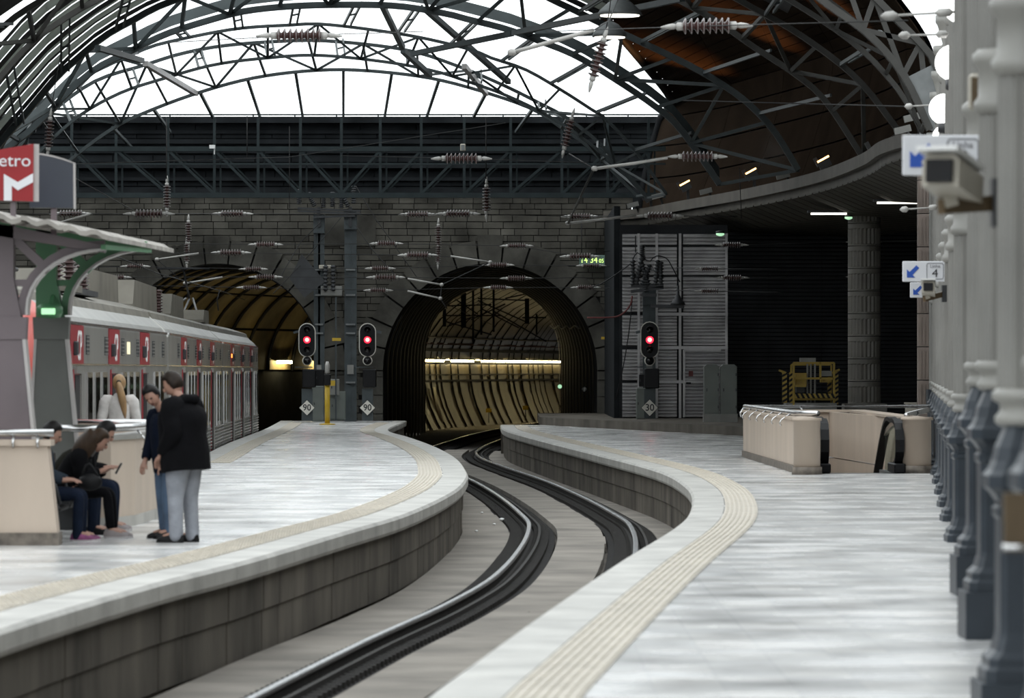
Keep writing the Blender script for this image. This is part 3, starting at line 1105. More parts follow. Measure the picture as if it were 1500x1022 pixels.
for px0, px1, py in ((1188, 1240, 313), (1285, 1345, 297), (1318, 1346, 320)):
    a, b = at(px0, py, 118), at(px1, py, 118)
    Y = 118.0
    s = (6.29 - EYE) / ((HY - py) / FPX)      # where the sight line meets the soffit
    a, b = at(px0, py, s), at(px1, py, s)
    lt = thing('strip_light', a, 'white strip light under the mezzanine, ' + ['left and longest, above the round column', 'nearest the pink pilaster', 'short one beside the pilaster'][k], 'lamp')
    MB().bar(a, b, .25, .05).build('tube', 'soffit_lamp', lt)
    MB().bar(a + Vector((-.1, 0, .06)), b + Vector((.1, 0, .06)), .4, .06).build('housing', 'dark_metal', lt)
    k += 1
SHC = [
    [(938, 312, 167), (1000, 302, 161), (1100, 283, 150), (1200, 262, 138), (1290, 235, 126), (1360, 205, 116)],
    [(950, 240, 167), (1030, 222, 161), (1130, 200, 150), (1230, 172, 138), (1312, 145, 126), (1366, 130, 116)],
    [(972, 165, 166), (1060, 138, 159), (1160, 108, 148), (1258, 72, 136), (1325, 62, 124), (1362, 82, 115)],
    [(985, 146, 164), (1065, 100, 154), (1160, 62, 143), (1245, 18, 131), (1300, 12, 119), (1342, 42, 111)],
    [(940, 88, 157), (1030, 32, 147), (1130, -12, 136), (1205, -50, 124), (1262, -45, 112), (1305, -8, 105)],
    [(882, 20, 150), (980, -40, 140), (1090, -90, 129), (1165, -120, 117), (1222, -110, 106), (1262, -78, 99)],
    [(820, -60, 142), (930, -120, 132), (1050, -170, 121), (1120, -195, 110), (1172, -190, 100), (1205, -150, 95)],
]
ctrl = [spline([at(*q) for q in row], 13) for row in SHC]
colsp = [spline([ctrl[r][c] for r in range(len(ctrl))], 25) for c in range(13)]
shell = thing('ceiling_shell', (8, 140, 9), kind='structure')
for c in range(0, 12, 2):
    for r in range(24):
        lo, hi = [colsp[c + q][r].lerp(colsp[c + q][r + 1], .03) for q in range(3)], [colsp[c + q][r].lerp(colsp[c + q][r + 1], .97) for q in range(3)]
        for row_ in (lo, hi):
            row_[2] = row_[1].lerp(row_[2], .99)
        MB().grid([lo, hi], smooth=False, thick=(.03, .05, .02)).build('shell_panel', 'shell_panel', shell)
MB().tube([p + Vector((-.02, .02, 0)) for p in colsp[0]], .16, n=6).build('edge_trim', 'dark_slat', shell)
MB().grid([[colsp[c][r] + Vector((.12, .25, .1)) for c in range(13)] for r in range(25)]).build('shell_back', 'dark_slat', shell)

# ---- silver slatted panels and dark slatted wall under the mezzanine
CY = 152.0
wr = thing('wall_slatted', at(990, 615, CY), kind='structure')
gxs = [(911, 935), (936, 961), (963, 992), (1000, 1064)]
gys = [(342, 360), (361, 404), (405, 458), (461, 507), (511, 558), (560, 612)]
for (x0, x1) in gxs:
    for (y0, y1) in gys:
        m = MB()
        a, b = at(x0 + .6, y1 - .8, CY), at(x1 - .6, y0 + .8, CY)
        nr = max(2, int((b.z - a.z) / .105))
        hh = (b.z - a.z) / nr
        prof = []
        for k in range(nr):
            z = a.z + k * hh
            prof += [(0, z), (-.05, z + hh * .25), (-.05, z + hh * .6), (0, z + hh * .85)]
        prof.append((0, b.z))
        m.grid([[Vector((a.x, CY + o, z)) for o, z in prof], [Vector((b.x, CY + o, z)) for o, z in prof]], smooth=False)
        m.build('ribbed_panel', 'silver_slat', wr)
for px in (935.5, 962, 996, 1064):
    a, b = at(px, 612, CY), at(px, 342, CY)
    MB().bar(a + Vector((0, -.04, 0)), b + Vector((0, -.04, 0)), .16 if px == 996 else .06, .08).build('upright', 'silver_slat', wr)
for py in (460, 509, 559):
    MB().bar(at(960, py, CY) + Vector((0, -.06, 0)), at(1066, py, CY) + Vector((0, -.06, 0)), .1, .1).build('cross_rail', 'silver_slat', wr)
MB().b2((at(908, 0, CY).x, CY + .03, STEP_Z), (at(1066, 0, CY).x, CY + .2, 6.4)).build('panel_back', 'dark_slat', wr)
MB().b2((3.25, CY + .2, 0), (3.45, WY, 7)).build('return_wall', 'sooty_stone', wr)
# door in the panels
dd = at(1003, 512, CY - .08)
MB().bar(at(1002, 611, CY - .1), at(1002, 512, CY - .1), .07).build('door_post', 'silver_slat', wr)
MB().bar(at(1002, 512, CY - .1), at(1056, 512, CY - .1), .07).build('door_post', 'silver_slat', wr)
MB().bar(at(1005, 561, CY - .16), at(1012, 561, CY - .16), .06).build('door_handle', 'black', wr)
MB().box(at(1012, 547, CY - .1), (.14, .04, .17)).build('door_sticker', 'red_cable', wr)
DY = 157.0
wd = thing('wall_dark', at(1200, 600, DY), kind='structure')
a, b = at(1060, 612, DY), at(1352, 335, DY)
z = STEP_Z
nsl = 46
for k in range(nsl):
    zz = STEP_Z + (6.35 - STEP_Z) * k / nsl
    for (x0, x1) in ((1060, 1126), (1126.6, 1204), (1204.6, 1290), (1290.6, 1356)):
        p, q = at(x0, 0, DY).x, at(x1, 0, DY).x
        MB().box(((p + q) / 2, DY, zz + .05), (q - p, .05, .095), rot=Matrix.Rotation(.25, 3, 'X')).build('slat', 'wall_slat', wd)
MB().b2((6.3, DY + .06, 0), (17, DY + .2, 6.5)).build('slat_back', 'tunnel_dark', wd)

# ---- side walls that close the hall out of sight
def col_x(Y):
    return 3.32 + .083 * (Y - 32.1)


m = MB()
m.prism([(col_x(8) + .62, 8, 0), (col_x(112) + .62, 112, 0), (col_x(112) + 1.0, 112, 0), (col_x(8) + 1.0, 8, 0)], (0, 0, 0), (0, 0, 6.6))
m.build('wall_right', 'wall_pale', kind='structure')
MB().b2((-22, 20, -1), (-21.5, 170, 9.5)).build('wall_left', 'wall_dark', kind='structure')
MB().b2((16, 100, 0), (16.3, 172, 6.6)).build('wall_right_far', 'wall_dark', kind='structure')

# ================================================================== ROOF
def px_arc(pts, Y, n):
    return spline([at(x, y, Y) for x, y in pts], n)


C1 = [(60, 275), (108, 230), (167, 187), (217, 163), (287, 137), (358, 117), (427, 106), (500, 102), (577, 107), (643, 117), (713, 136), (780, 160), (827, 190), (867, 220), (933, 287)]
C3 = [(20, 225), (60, 178), (135, 121), (213, 95), (260, 80), (320, 68), (400, 61), (480, 60), (594, 73), (671, 97), (740, 126), (800, 156), (831, 173), (880, 212), (945, 285)]
C2 = [(30, 250), (105, 178), (172, 138), (240, 115), (313, 95), (390, 85), (467, 81), (567, 91), (636, 104), (681, 118), (740, 139), (800, 168), (850, 200), (900, 240), (948, 290)]
C4 = [(0, 215), (60, 150), (133, 108), (200, 77), (240, 63), (340, 43), (420, 37), (480, 36), (600, 52), (687, 72), (720, 85), (770, 102), (824, 133), (866, 160), (886, 173), (930, 220), (976, 284)]
T3 = [(-20, 260), (10, 218), (40, 195), (78, 158), (97, 138), (140, 101), (187, 77), (243, 50), (309, 29), (361, 16), (430, 9), (510, 7), (584, 9), (653, 20), (688, 29), (740, 42), (790, 60), (840, 80), (893, 111), (960, 156), (998, 191), (1054, 270)]
T4 = [(-40, 262), (0, 210), (35, 170), (83, 113), (111, 88), (152, 54), (196, 29), (251, 2), (400, -45), (560, -62), (720, -38), (820, 5), (880, 34), (1010, 96), (1079, 138), (1120, 175), (1144, 207), (1169, 249)]
T5 = [(-60, 190), (-30, 150), (0, 114), (48, 61), (97, 26), (139, 2), (300, -75), (570, -120), (850, -62), (1020, 14), (1100, 66), (1175, 116), (1213, 153), (1266, 234)]
T6 = [(-90, 130), (-40, 78), (0, 43), (57, 3), (250, -100), (590, -160), (900, -90), (1030, -28), (1100, 10), (1175, 53), (1256, 116), (1318, 194)]
T7 = [(-200, 140), (-90, 40), (200, -130), (600, -200), (950, -120), (1156, 0), (1250, 63), (1300, 112), (1328, 150), (1350, 192)]
T7u = [(-230, 90), (-110, -10), (200, -180), (600, -250), (960, -165), (1180, -22), (1262, 40), (1310, 88), (1338, 130), (1356, 175)]
T8 = [(-300, 120), (-180, 0), (150, -210), (620, -290), (1000, -150), (1203, 0), (1275, 53), (1325, 113), (1362, 190)]
T8u = [(-370, 60), (-240, -70), (150, -290), (620, -380), (1060, -230), (1285, 0), (1330, 45), (1369, 91), (1378, 150)]


def truss(lo, up, Y0, Y1, nodes, cw, ww, label, mtl='truss_paint', mtu=None, xweb=False, plates=0):
    t = thing('roof_truss', at(510, 20, Y0), label, 'truss')
    L = px_arc(lo, Y0, nodes * 4 + 1)
    U = px_arc(up, Y1, nodes * 4 + 1)
    prof = lambda w, h: [(-w / 2, -h / 2), (w / 2, -h / 2), (w / 2, h / 2), (-w / 2, h / 2)]
    upv = Vector((0, -1, 0))
    MB().sweep(L, prof(cw, cw * 1.7), up=upv).build('lower_chord', mtl, t)
    MB().sweep(U, prof(cw, cw * 1.7), up=upv).build('upper_chord', mtu or mtl, t)
    for k in range(nodes + 1):
        a = L[k * 4]
        b = U[k * 4]
        MB().bar(a, b, ww, ww, up=upv).build('web_post', mtl, t)
        if k < nodes:
            m_ = U[k * 4 + 4]
            l_ = L[k * 4 + 4]
            if xweb or k % 2 == 0:
                MB().bar(a, m_, ww, ww * .9, up=upv).build('web_diagonal', mtl, t)
            if xweb or k % 2 == 1:
                MB().bar(b, l_, ww, ww * .9, up=upv).build('web_diagonal', mtl, t)
    return t


truss(C1, C3, 152, 148, 13, .10, .07, 'farthest and smallest arched roof truss, low across the white skylight')
truss(C2, C4, 146, 143, 15, .09, .065, 'second farthest arched roof truss, drawn over the white skylight')
truss(T3, T4, 139, 136, 17, .17, .10, 'thick dark arched truss that frames the top of the white skylight')
truss(T5, T6, 124, 121, 18, .14, .10, 'arched truss crossing the top corners in front of the brown panels', 'truss_brown')
truss(T7, T7u, 108, 107, 18, .11, .08, 'thin arched truss landing just left of the globe lamps', 'truss_brown')
t6 = truss(T8, T8u, 93, 93, 22, .13, .10, 'nearest arched truss with crossed web above the right columns', 'truss_brown', xweb=True)
# solid spandrel plate of the nearest truss
MB().prism([at(1325, 115, 93), at(1371, 92, 93), at(1378, 150, 93), at(1376, 195, 93), at(1360, 190, 93), at(1345, 150, 93)], (0, -.06, 0), (0, .06, 0)).build('spandrel_plate', 'mid_metal', t6)

# bracing rods between the trusses
brs = [((213, 93), (287, 137), 139, 152), ((143, 70), (208, 89), 124, 138.4), ((753, 48), (1000, -2), 138.4, 121), ((604, 79), (750, 49), 142.6, 138.7), ((680, 97), (712, 137), 143, 152), ((590, 74), (630, 110), 143, 146), ((560, 8), (590, 70), 139, 142), ((625, 15), (745, 120), 139, 148)]
for k, (a, b, ya, yb) in enumerate(brs):
    w = ['left end of the skylight, pale', 'upper left behind the brown truss', 'long dark one rising to the top right', 'right of the skylight centre, dark', 'right side, pale and short', 'thin one right of the skylight centre', 'steep one right of the top centre', 'slanting one at the right of the skylight'][k]
    MB().bar(at(*a, ya), at(*b, yb), .15, .15).build('wind_brace', 'pale_trim' if k in (0, 4) else 'truss_paint', label='roof wind brace, ' + w, category='brace')
# clustered longitudinal purlins, drawn along the hall
for k, (px, py) in enumerate([(294, 137), (363, 117), (433, 106), (503, 103), (574, 107), (643, 117), (712, 136), (780, 160), (225, 160), (165, 187)]):
    a = at(px, py, 152)
    b = a + Vector((-.0353, 1, 0)) * (46 if a.z > 10.72 else 14.5)
    pu = MB()
    pu.bar(a, b, .09)
    pu.build('purlin', 'truss_paint', label='slim roof bar running back from the farthest truss, %s' % ['third from left', 'fourth from left', 'fifth from left', 'middle, upright in view', 'first right of middle', 'second right of middle', 'third right of middle', 'rightmost', 'second from left', 'leftmost'][k], category='purlin')
k = 0
for j, (c0, y0, c1, y1, sel) in enumerate(((C3, 148, C2, 146, 11), (C4, 143, T3, 139, 15), (T4, 136, T5, 124, 15), (T6, 121, T7, 108, 13), (T7u, 107, T8, 93, 13))):
    A, B = px_arc(c0, y0, sel), px_arc(c1, y1, sel)
    for i in range(1, sel - 1):
        m = MB()
        m.bar(A[i], B[i], .06, .09)
        m.bar(A[i] + Vector((.22, 0, .06)), B[i] + Vector((.22, 0, .06)), .05, .08)
        m.bar(A[i].lerp(B[i], .5) + Vector((-.02, 0, 0)), A[i].lerp(B[i], .5) + Vector((.24, 0, .06)), .05)
        m.build('purlin_pair', 'truss_paint', label='roof bar pair, %s from left, in the %s truss bay from the far end' % (ordinal(i), ordinal(j + 1)), category='purlin', group='purlin pairs of roof bay %d' % (j + 1))

# milky ribbed roof sheets over the bay behind the brown truss, and clear glass elsewhere
roof = thing('roof_glazing', (0, 140, 14), kind='structure')
NS = 16
A0, B0 = px_arc([(x, y - 6) for x, y in T4], 136, 33), px_arc([(x, y - 46) for x, y in T5], 124, 33)
for s in range(NS):
    t0, t1 = s / NS, (s + .985) / NS
    for q in range(6):
        i0, i1 = q * 4, q * 4 + 4
        a = [A0[i].lerp(B0[i], t0) + Vector((0, 0, .05 + .06 * (s % 2))) for i in range(i0, i1 + 1)]
        b = [A0[i].lerp(B0[i], t1) + Vector((0, 0, .05)) for i in range(i0, i1 + 1)]
        MB().grid([a, b], smooth=False, thick=(0, 0, .03)).build('roof_sheet' if s % 3 else 'roof_board', 'milky_glazing' if s % 3 else 'dark_slat', roof)
A1 = px_arc([(x, y - 3) for x, y in T3], 139.2, 33)
MB().grid([[p + Vector((0, 0, .12)) for p in A1], [p + Vector((0, .2, .45)) for p in A1]], smooth=False, thick=(0, .1, 0)).build('rim_plate', 'truss_paint', roof)
G0 = px_arc([(x, y - 8) for x, y in C1], 152.3, 15)
for i in range(14):
    for s in range(3):
        d0, d1 = Vector((-.0353, 1, 0)) * (s * 15), Vector((-.0353, 1, 0)) * (s * 15 + 14.9)
        MB().add([G0[i] + d0, G0[i + 1] + d0, G0[i + 1] + d1, G0[i] + d1], [(0, 1, 2, 3)]).build('glass_pane', 'roof_glass', roof)
G1 = px_arc([(x, y - 5) for x, y in T4], 136.5, 15)
G2 = px_arc([(x, y - 14) for x, y in C4], 150, 15)
for i in range(14):
    MB().add([G1[i], G1[i + 1], G2[i + 1], G2[i]], [(0, 1, 2, 3)]).build('glass_pane', 'roof_glass', roof)
for y0, a0, y1, a1 in ((121, T6, 93.5, T8u),):
    P0, P1 = px_arc([(x, y - 20) for x, y in a0], y0, 15), px_arc([(x, y - 10) for x, y in a1], y1, 15)
    for i in range(12):
        side_ = i < 4 or i > 8  # right-hand boards are added to shade the panelled shell from skylight
        m = MB().grid([[P0[i], P0[i + 1]], [P1[i], P1[i + 1]]], smooth=False, thick=(0, 0, .04))
        m.build('roof_board' if side_ else 'glass_pane', 'dark_slat' if side_ else 'roof_glass', roof)

# ================================================================== IRON COLUMNS ON THE RIGHT
def iron_column():
    c = thing('iron_column', (0, 0, 0))
    MB().square_lathe([(.27, 0), (.27, .07), (.25, .09), (.25, .13), (.21, .17), (.19, .24), (.185, .27)]).build('base', 'pedestal_paint', c)
    MB().square_lathe([(.185, .27), (.185, .86), (.20, .88), (.20, .92), (.185, .93), (.185, .97)]).build('pedestal', 'pedestal_paint', c)
    MB().square_lathe([(.19, .96), (.215, 1.0), (.25, 1.03), (.25, 1.09), (.225, 1.12), (.205, 1.17)], cut=.25).build('moulding', 'pedestal_paint', c)
    MB().square_lathe([(.205, 1.17), (.19, 1.24), (.155, 1.32), (.14, 1.36)], cut=.3).build('leafy_cap', 'pedestal_paint', c)
    MB().lathe([(.17, 1.35), (.20, 1.37), (.20, 1.40), (.175, 1.43), (.175, 1.47), (.215, 1.49), (.215, 1.53), (.19, 1.55)], n=16).build('collar', 'cap_paint', c)
    n = 32
    m = MB()
    rows = []
    for z, r in ((1.55, .19), (3.2, .185)):
        rows.append([Vector(((r if k % 2 else r - .02) * math.cos(2 * PI * k / n), (r if k % 2 else r - .02) * math.sin(2 * PI * k / n), z)) for k in range(n + 1)])
    m.grid(rows, smooth=False)
    m.build('fluted_shaft', 'shaft_paint', c)
    MB().lathe([(.185, 3.2), (.22, 3.23), (.22, 3.28), (.19, 3.32), (.19, 3.5), (.23, 3.55), (.23, 3.60), (.185, 3.64)], n=16).build('collar', 'cap_paint', c)
    m = MB()
    rows = []
    for z, r in ((3.62, .185), (6.3, .18)):
        rows.append([Vector(((r if k % 2 else r - .02) * math.cos(2 * PI * k / n), (r if k % 2 else r - .02) * math.sin(2 * PI * k / n), z)) for k in range(n + 1)])
    m.grid(rows, smooth=False)
    m.build('fluted_shaft', 'shaft_paint', c)
    MB().lathe([(.15, 6.28), (.19, 6.36), (.19, 6.42), (.17, 6.5), (.24, 6.75), (.27, 6.8), (.27, 6.9)], n=16).build('capital', 'cap_paint', c)
    # pilaster behind the shaft
    MB().b2((.10, -.22, 1.4), (.60, .22, 9.5)).build('pilaster', 'shaft_paint', c)
    return c


COLY = [(18.5, .31), (25.3, .15), (32.1, .31), (38.3, .31), (50.0, 0), (56.8, 0), (62.7, 0), (68.9, 0), (75.4, 0), (81.8, 0), (88.0, 0), (94.3, 0), (103, 0)]
ORD = ['nearest, cut by the right picture edge', 'second nearest, its foot at the bottom right corner', 'third nearest, standing on a square plinth', 'fourth nearest, on a square plinth', 'fifth nearest, slender on the pale floor', 'sixth nearest', 'seventh nearest', 'eighth nearest', 'ninth nearest', 'tenth nearest, beside the escalator wall', 'eleventh nearest, behind the escalator wall', 'twelfth nearest', 'farthest in the row']
col0 = iron_column()
cols = []
for i, (Y, pl) in enumerate(COLY):
    c = col0 if i == 0 else copy_tree(col0)
    if i == 0:
        proto_kids = list(c.children)
    cols.append(c)
for i, (Y, pl) in enumerate(COLY):
    c = cols[i]
    c.location = (col_x(Y), Y, pl)
    tag(c, 'fluted grey iron column with dark blue pedestal, ' + ORD[i], 'column', 'iron columns along the right side')
    if pl > 0:
        m = MB()
        m.b2((col_x(Y) - .30, Y - .30, 0.0), (col_x(Y) + .30, Y + .30, pl + .004))
        m.build('plinth', 'pedestal_paint', c)
        ch = c.children[-1]
        for v in [o for o in c.children if o.name.startswith('plinth')]:
            pass

# pink pilaster and white pier at the far end of the row
pp = thing('stone_pilaster', (at(1355, 600, 112).x, 112, 0), 'pinkish fluted stone pilaster beside the dark slatted wall', 'pilaster')
for k in range(9):
    z0, z1 = k * .78, (k + 1) * .78 - .02
    m = MB().b2((pp.location.x - .17, 111.85, z0), (pp.location.x + .17, 112.2, z1))
    for q in range(4):
        m.b2((pp.location.x - .13 + q * .08, 111.81, z0 + .04), (pp.location.x - .10 + q * .08, 111.86, z1 - .08))
    m.build('drum', 'pink_stone', pp)
pr = thing('white_pier', (at(1371, 600, 108).x, 108, 0), 'plain pale pier between the pink pilaster and the iron columns', 'pier')
MB().b2((pr.location.x - .14, 107.8, 0), (pr.location.x + .14, 108.2, 6.6)).build('shaft', 'cap_paint', pr)
MB().b2((pr.location.x - .20, 107.7, .9), (pr.location.x + .20, 108.3, 1.35)).build('foot', 'pedestal_paint', pr)
MB().b2((pr.location.x - .17, 107.75, 0), (pr.location.x + .17, 108.25, .9)).build('foot', 'pedestal_paint', pr)

# big round fluted column behind the escalator
rc = thing('round_column', (at(1266, 600, 140).x, 140, 0), 'thick round fluted stone column in front of the dark slatted wall', 'column')
n = 48
for k in range(9):
    z0, z1 = .8 + k * .66, .8 + (k + 1) * .66 - .02
    m = MB()
    rows = []
    for z, g in ((z0, 1), (z0 + .03, 1), (z0 + .06, 0), (z1 - .16, 0), (z1 - .13, 1), (z1, 1)):
        rows.append([Vector((rc.location.x + (.48 - (.03 if (j % 2 and not g) else 0)) * math.cos(2 * PI * j / n), 140 + (.48 - (.03 if (j % 2 and not g) else 0)) * math.sin(2 * PI * j / n), z)) for j in range(n + 1)])
    m.grid(rows, smooth=False)
    m.build('drum', 'fluted_stone', rc)
MB().b2((rc.location.x - .8, 139.2, 0.0), (rc.location.x + .8, 140.8, .55)).build('plinth', 'fluted_stone', rc)
MB().b2((rc.location.x - .62, 139.4, .55), (rc.location.x + .62, 140.6, .8)).build('plinth', 'fluted_stone', rc)

# globe lamps between the columns
for k, (px, py, Y, r) in enumerate([(1396, 92, 58, .22), (1383, 160, 68, .22), (1385, 202, 78, .22), (1409, 5, 52, .22)]):
    p = at(px, py, Y)
    g = thing('globe_lamp', p, 'bright white globe lamp on the right, ' + ['upper of the three beside the columns', 'middle of the three', 'lowest of the three, above the line sign', 'cut by the top edge of the picture'][k], 'lamp', 'globe lamps along the columns')
    m = MB()
    m.lathe([(.02, -r)] + [(r * math.sin(PI * q / 12), -r * math.cos(PI * q / 12)) for q in range(1, 12)] + [(.02, r)], p, n=20)
    m.build('globe', 'globe_lamp', g)
    MB().lathe([(.05, -r - .12), (.09, -r - .1), (.09, -r + .02)], p, n=12).build('holder', 'dark_metal', g)
    MB().tube([p + Vector((0, 0, -r - .1)), p + Vector((.3, 0, -r - .25)), p + Vector((.42, 0, -r - .3))], .025).build('bracket', 'dark_metal', g)


# line signs
def line_sign(x0, y0, x1, y1, Y, label):
    a, b = at(x0, y1, Y), at(x1, y0, Y)
    w, h = b.x - a.x, b.z - a.z
    c = (a + b) / 2
    s = thing('line_sign', c, label, 'sign', 'hanging line signs')
    MB().bevbox(c, (w, .06, h), .008).build('board', 'sign_white', s)
    f = Y - .034
    # blue arrow pointing down left
    ax, az, u = a.x + w * .24, c.z, h * .30
    poly = [(-1, -1), (.35, -1), (-.08, -.57), (1.0, .55), (.55, 1.0), (-.57, -.08), (-1, .35)]
    MB().prism([(ax + q[0] * u, f, az + q[1] * u) for q in poly], (0, -.003, 0), (0, .003, 0)).build('arrow', 'sign_blue', s)
    # framed number
    x2, x3, z2, z3, t = a.x + w * .56, a.x + w * .945, a.z + h * .13, b.z - h * .10, h * .018
    m = MB()
    rr = h * .09
    ring = []
    for cx, cz, a0 in ((x3 - rr, z3 - rr, 0), (x2 + rr, z3 - rr, 90), (x2 + rr, z2 + rr, 180), (x3 - rr, z2 + rr, 270)):
        for q in range(5):
            an = math.radians(a0 + 22.5 * q)
            ring.append(Vector((cx + rr * math.cos(an), f, cz + rr * math.sin(an))))
    ring.append(ring[0])
    m.tube(ring, t, n=4, cap=False)
    m.build('number_frame', 'sign_grey', s)
    text_mesh('lettering', 'Linha', h * .24, 'sign_grey', s, facing(((x2 + x3) / 2, f, c.z + h * .25)), .003)
    text_mesh('number', '4', h * .56, 'sign_black', s, facing(((x2 + x3) / 2, f, c.z - h * .10)), .003, 1.1)
    MB().bar((b.x - .03, Y, c.z + h * .2), (b.x + .35, Y, c.z + h * .2), .03).build('arm', 'mid_metal', s)
    return s


line_sign(1322, 198, 1438.5, 257, 36, 'large out-of-focus white sign with blue arrow and Linha 4, behind the near camera')
line_sign(1322, 382.5, 1385, 412.5, 66, 'middle white sign with blue arrow reading Linha 4')
line_sign(1333, 413.5, 1380, 436, 88.8, 'smallest white sign with blue arrow, hung just below the middle one')


def cctv(p, k, yaw, label, arm_to):
    """p: centre of the housing; k: size"""
    g = thing('security_camera', p, label, 'camera', 'security cameras on the columns')
    M = Matrix.Rotation(yaw, 3, 'Z') @ Matrix.Rotation(-.15, 3, 'X')
    m = MB()
    prof = [(-.5, -.42), (.5, -.42), (.5, .30), (.36, .44), (-.36, .44), (-.5, .30)]
    vs = [Vector(p) + M @ (Vector((x * .17, y, z * .17)) * k) for y in (-.22, .22) for x, z in prof]
    m.add(vs, [(5, 4, 3, 2, 1, 0), (6, 7, 8, 9, 10, 11)] + [(i, (i + 1) % 6, 6 + (i + 1) % 6, 6 + i) for i in range(6)])
    m.build('housing', 'beige_box', g)
    m = MB()
    m.box(Vector(p) + M @ (Vector((0, -.24, -.005)) * k), (.12 * k, .03 * k, .10 * k), rot=M)
    m.build('lens_window', 'black', g)
    m = MB()
    m.box(Vector(p) + M @ (Vector((0, -.04, .088)) * k), (.19 * k, .52 * k, .02 * k), rot=M)
    m.build('sun_shield', 'white', g)
    q = Vector(p) + Vector((0, .05, -.12)) * k
    MB().bar(Vector(p) + Vector((-.02, .05, -.05)) * k, q, .06 * k).build('bracket', 'beige_box', g)
    MB().bar(q + Vector((-.05, 0, 0)) * k, arm_to, .05 * k, .07 * k).build('arm', 'brass', g)
    MB().box(Vector(arm_to), (.06 * k, .16 * k, .22 * k)).build('wall_plate', 'dark_metal', g)
    return g


p = at(1396, 263, 27)
cctv(p, 1.25, -.35, 'large blurred security camera in front of the near line sign', at(1462, 297, 27.3))
p = at(1360, 424, 62)
cctv(p, 1.0, -.1, 'small far security camera in front of the smallest line sign', at(1383, 430, 62.3))
p = at(1431, 135, 34)
jb = thing('yellowish_box', p, 'beige junction box high on a near column', 'box')
MB().bevbox(p, (.12, .12, .26), .02).build('case', 'beige_box', jb)
MB().box(p + Vector((0, -.065, 0)), (.09, .01, .2)).build('cover', 'brass', jb)
p = at(1474, 312, 26)
jb = thing('call_box', p, 'small beige box on the near column right of the big camera', 'box')
MB().bevbox(p + Vector((0, -.1, 0)), (.045, .1, .085), .008).build('case', 'beige_box', jb)
MB().box(p + Vector((0, -.152, 0)), (.03, .006, .06)).build('cover', 'white', jb)
p = at(1490, 765, 17.8)
jb = thing('brass_plate', p, 'brass plate on the nearest pedestal at the right edge', 'plate')
MB().box(p, (.10, .06, .22)).build('plate', 'brass', jb)
MB().tube([p + Vector((-.06, -.04, -.09)), p + Vector((.06, -.04, -.09))], .012).build('handle', 'steel', jb)
# tension links from the columns
for k, (a, b, Y) in enumerate([((1290, 24), (1405, 17), 50), ((1316, 52), (1395, 50), 58), ((1325, 156), (1380, 153), 75), ((1318, 307), (1378, 303), 78)]):
    t = thing('strain_link', at(*a, Y), 'pale wire clamp and strain link on the right columns, ' + ['topmost', 'second from top', 'third from top', 'lowest, below the large sign'][k], 'link', 'strain links on the columns')
    A, B = at(*a, Y), at(*b, Y)
    MB().tube([A, A.lerp(B, .06), A.lerp(B, .16), A.lerp(B, .22)], [.01, .045, .05, .015], n=8).build('clamp', 'fitting', t)
    MB().tube([A.lerp(B, .2), B], .014, n=6).build('rod', 'fitting', t)
    MB().tube([A.lerp(B, .7), A.lerp(B, .74), A.lerp(B, .88), A.lerp(B, .92)], [.015, .045, .045, .015], n=8).build('turnbuckle', 'fitting', t)

# ================================================================== ESCALATOR WELL
ew = thing('escalator_parapet', (5.0, 83, 0), 'pale stone parapet with rounded ends around the escalator well', 'parapet')


def parapet(path, th, z0, z1, mtl, parent, name, n_round=True):
    m = MB()
    m.sweep([Vector((p[0], p[1], z0)) for p in path], [(-th / 2, 0), (th / 2, 0), (th / 2, z1 - z0), (-th / 2, z1 - z0)])
    return m.build(name, mtl, parent)


parapet([(4.92, 98.6), (5.08, 82.2)], .30, .13, .92, 'parapet_stone', ew, 'side_wall')
parapet([(4.92, 98.6), (5.08, 82.2)], .36, 0, .13, 'granite', ew, 'base_course')
parapet([(4.92, 98.6), (5.08, 82.2)], .36, .92, .97, 'parapet_stone', ew, 'coping')
MB().lathe([(.23, .13), (.23, .92), (.255, .92), (.255, .97)], (5.06, 82.0, 0), n=20).build('round_end', 'parapet_stone', ew)
MB().lathe([(.26, 0), (.26, .13)], (5.06, 82.0, 0), n=20).build('base_course', 'granite', ew)
MB().lathe([(.25, .13), (.25, .92), (.28, .92), (.28, .97)], (7.05, 83.2, 0), n=20).build('round_end', 'parapet_stone', ew)
MB().lathe([(.28, 0), (.28, .13)], (7.05, 83.2, 0), n=20).build('base_course', 'granite', ew)
parapet([(7.12, 98.6), (7.05, 83.3)], .30, 0, .92, 'parapet_stone', ew, 'side_wall')
parapet([(7.12, 98.6), (7.05, 83.3)], .36, .92, .97, 'parapet_stone', ew, 'coping')
# wall panels lining the well
for x0, x1 in ((5.08, 5.9), (5.92, 6.55)):
    for z0, z1 in ((-1.6, -.02), (0, .92)):
        MB().b2((x0, 98.7, z0), (x1 - .005, 98.9, z1)).build('well_panel', 'parapet_stone', ew)
MB().b2((4.8, 98.6, .92), (7.3, 98.95, .97)).build('coping', 'parapet_stone', ew)
for z0, z1 in ((-1.6, -.02), (0, .92)):
    m = MB()
    m.prism([(6.55, 98.7, z0), (6.95, 90, z0), (7.0, 90, z0), (6.7, 98.7, z0)], (0, 0, 0), (0, 0, z1 - z0))
    m.build('well_panel', 'parapet_stone', ew)
MB().b2((6.93, 83.2, -3.6), (7.0, 90, .9)).build('well_panel', 'parapet_stone', ew)
MB().b2((5.2, 82.9, -3.6), (5.34, 99, -.02)).build('well_panel', 'parapet_stone', ew)
MB().b2((5.2, 82.7, -3.6), (7.0, 82.9, -.01)).build('well_panel', 'granite', ew)
hr = ew
zt = 1.03
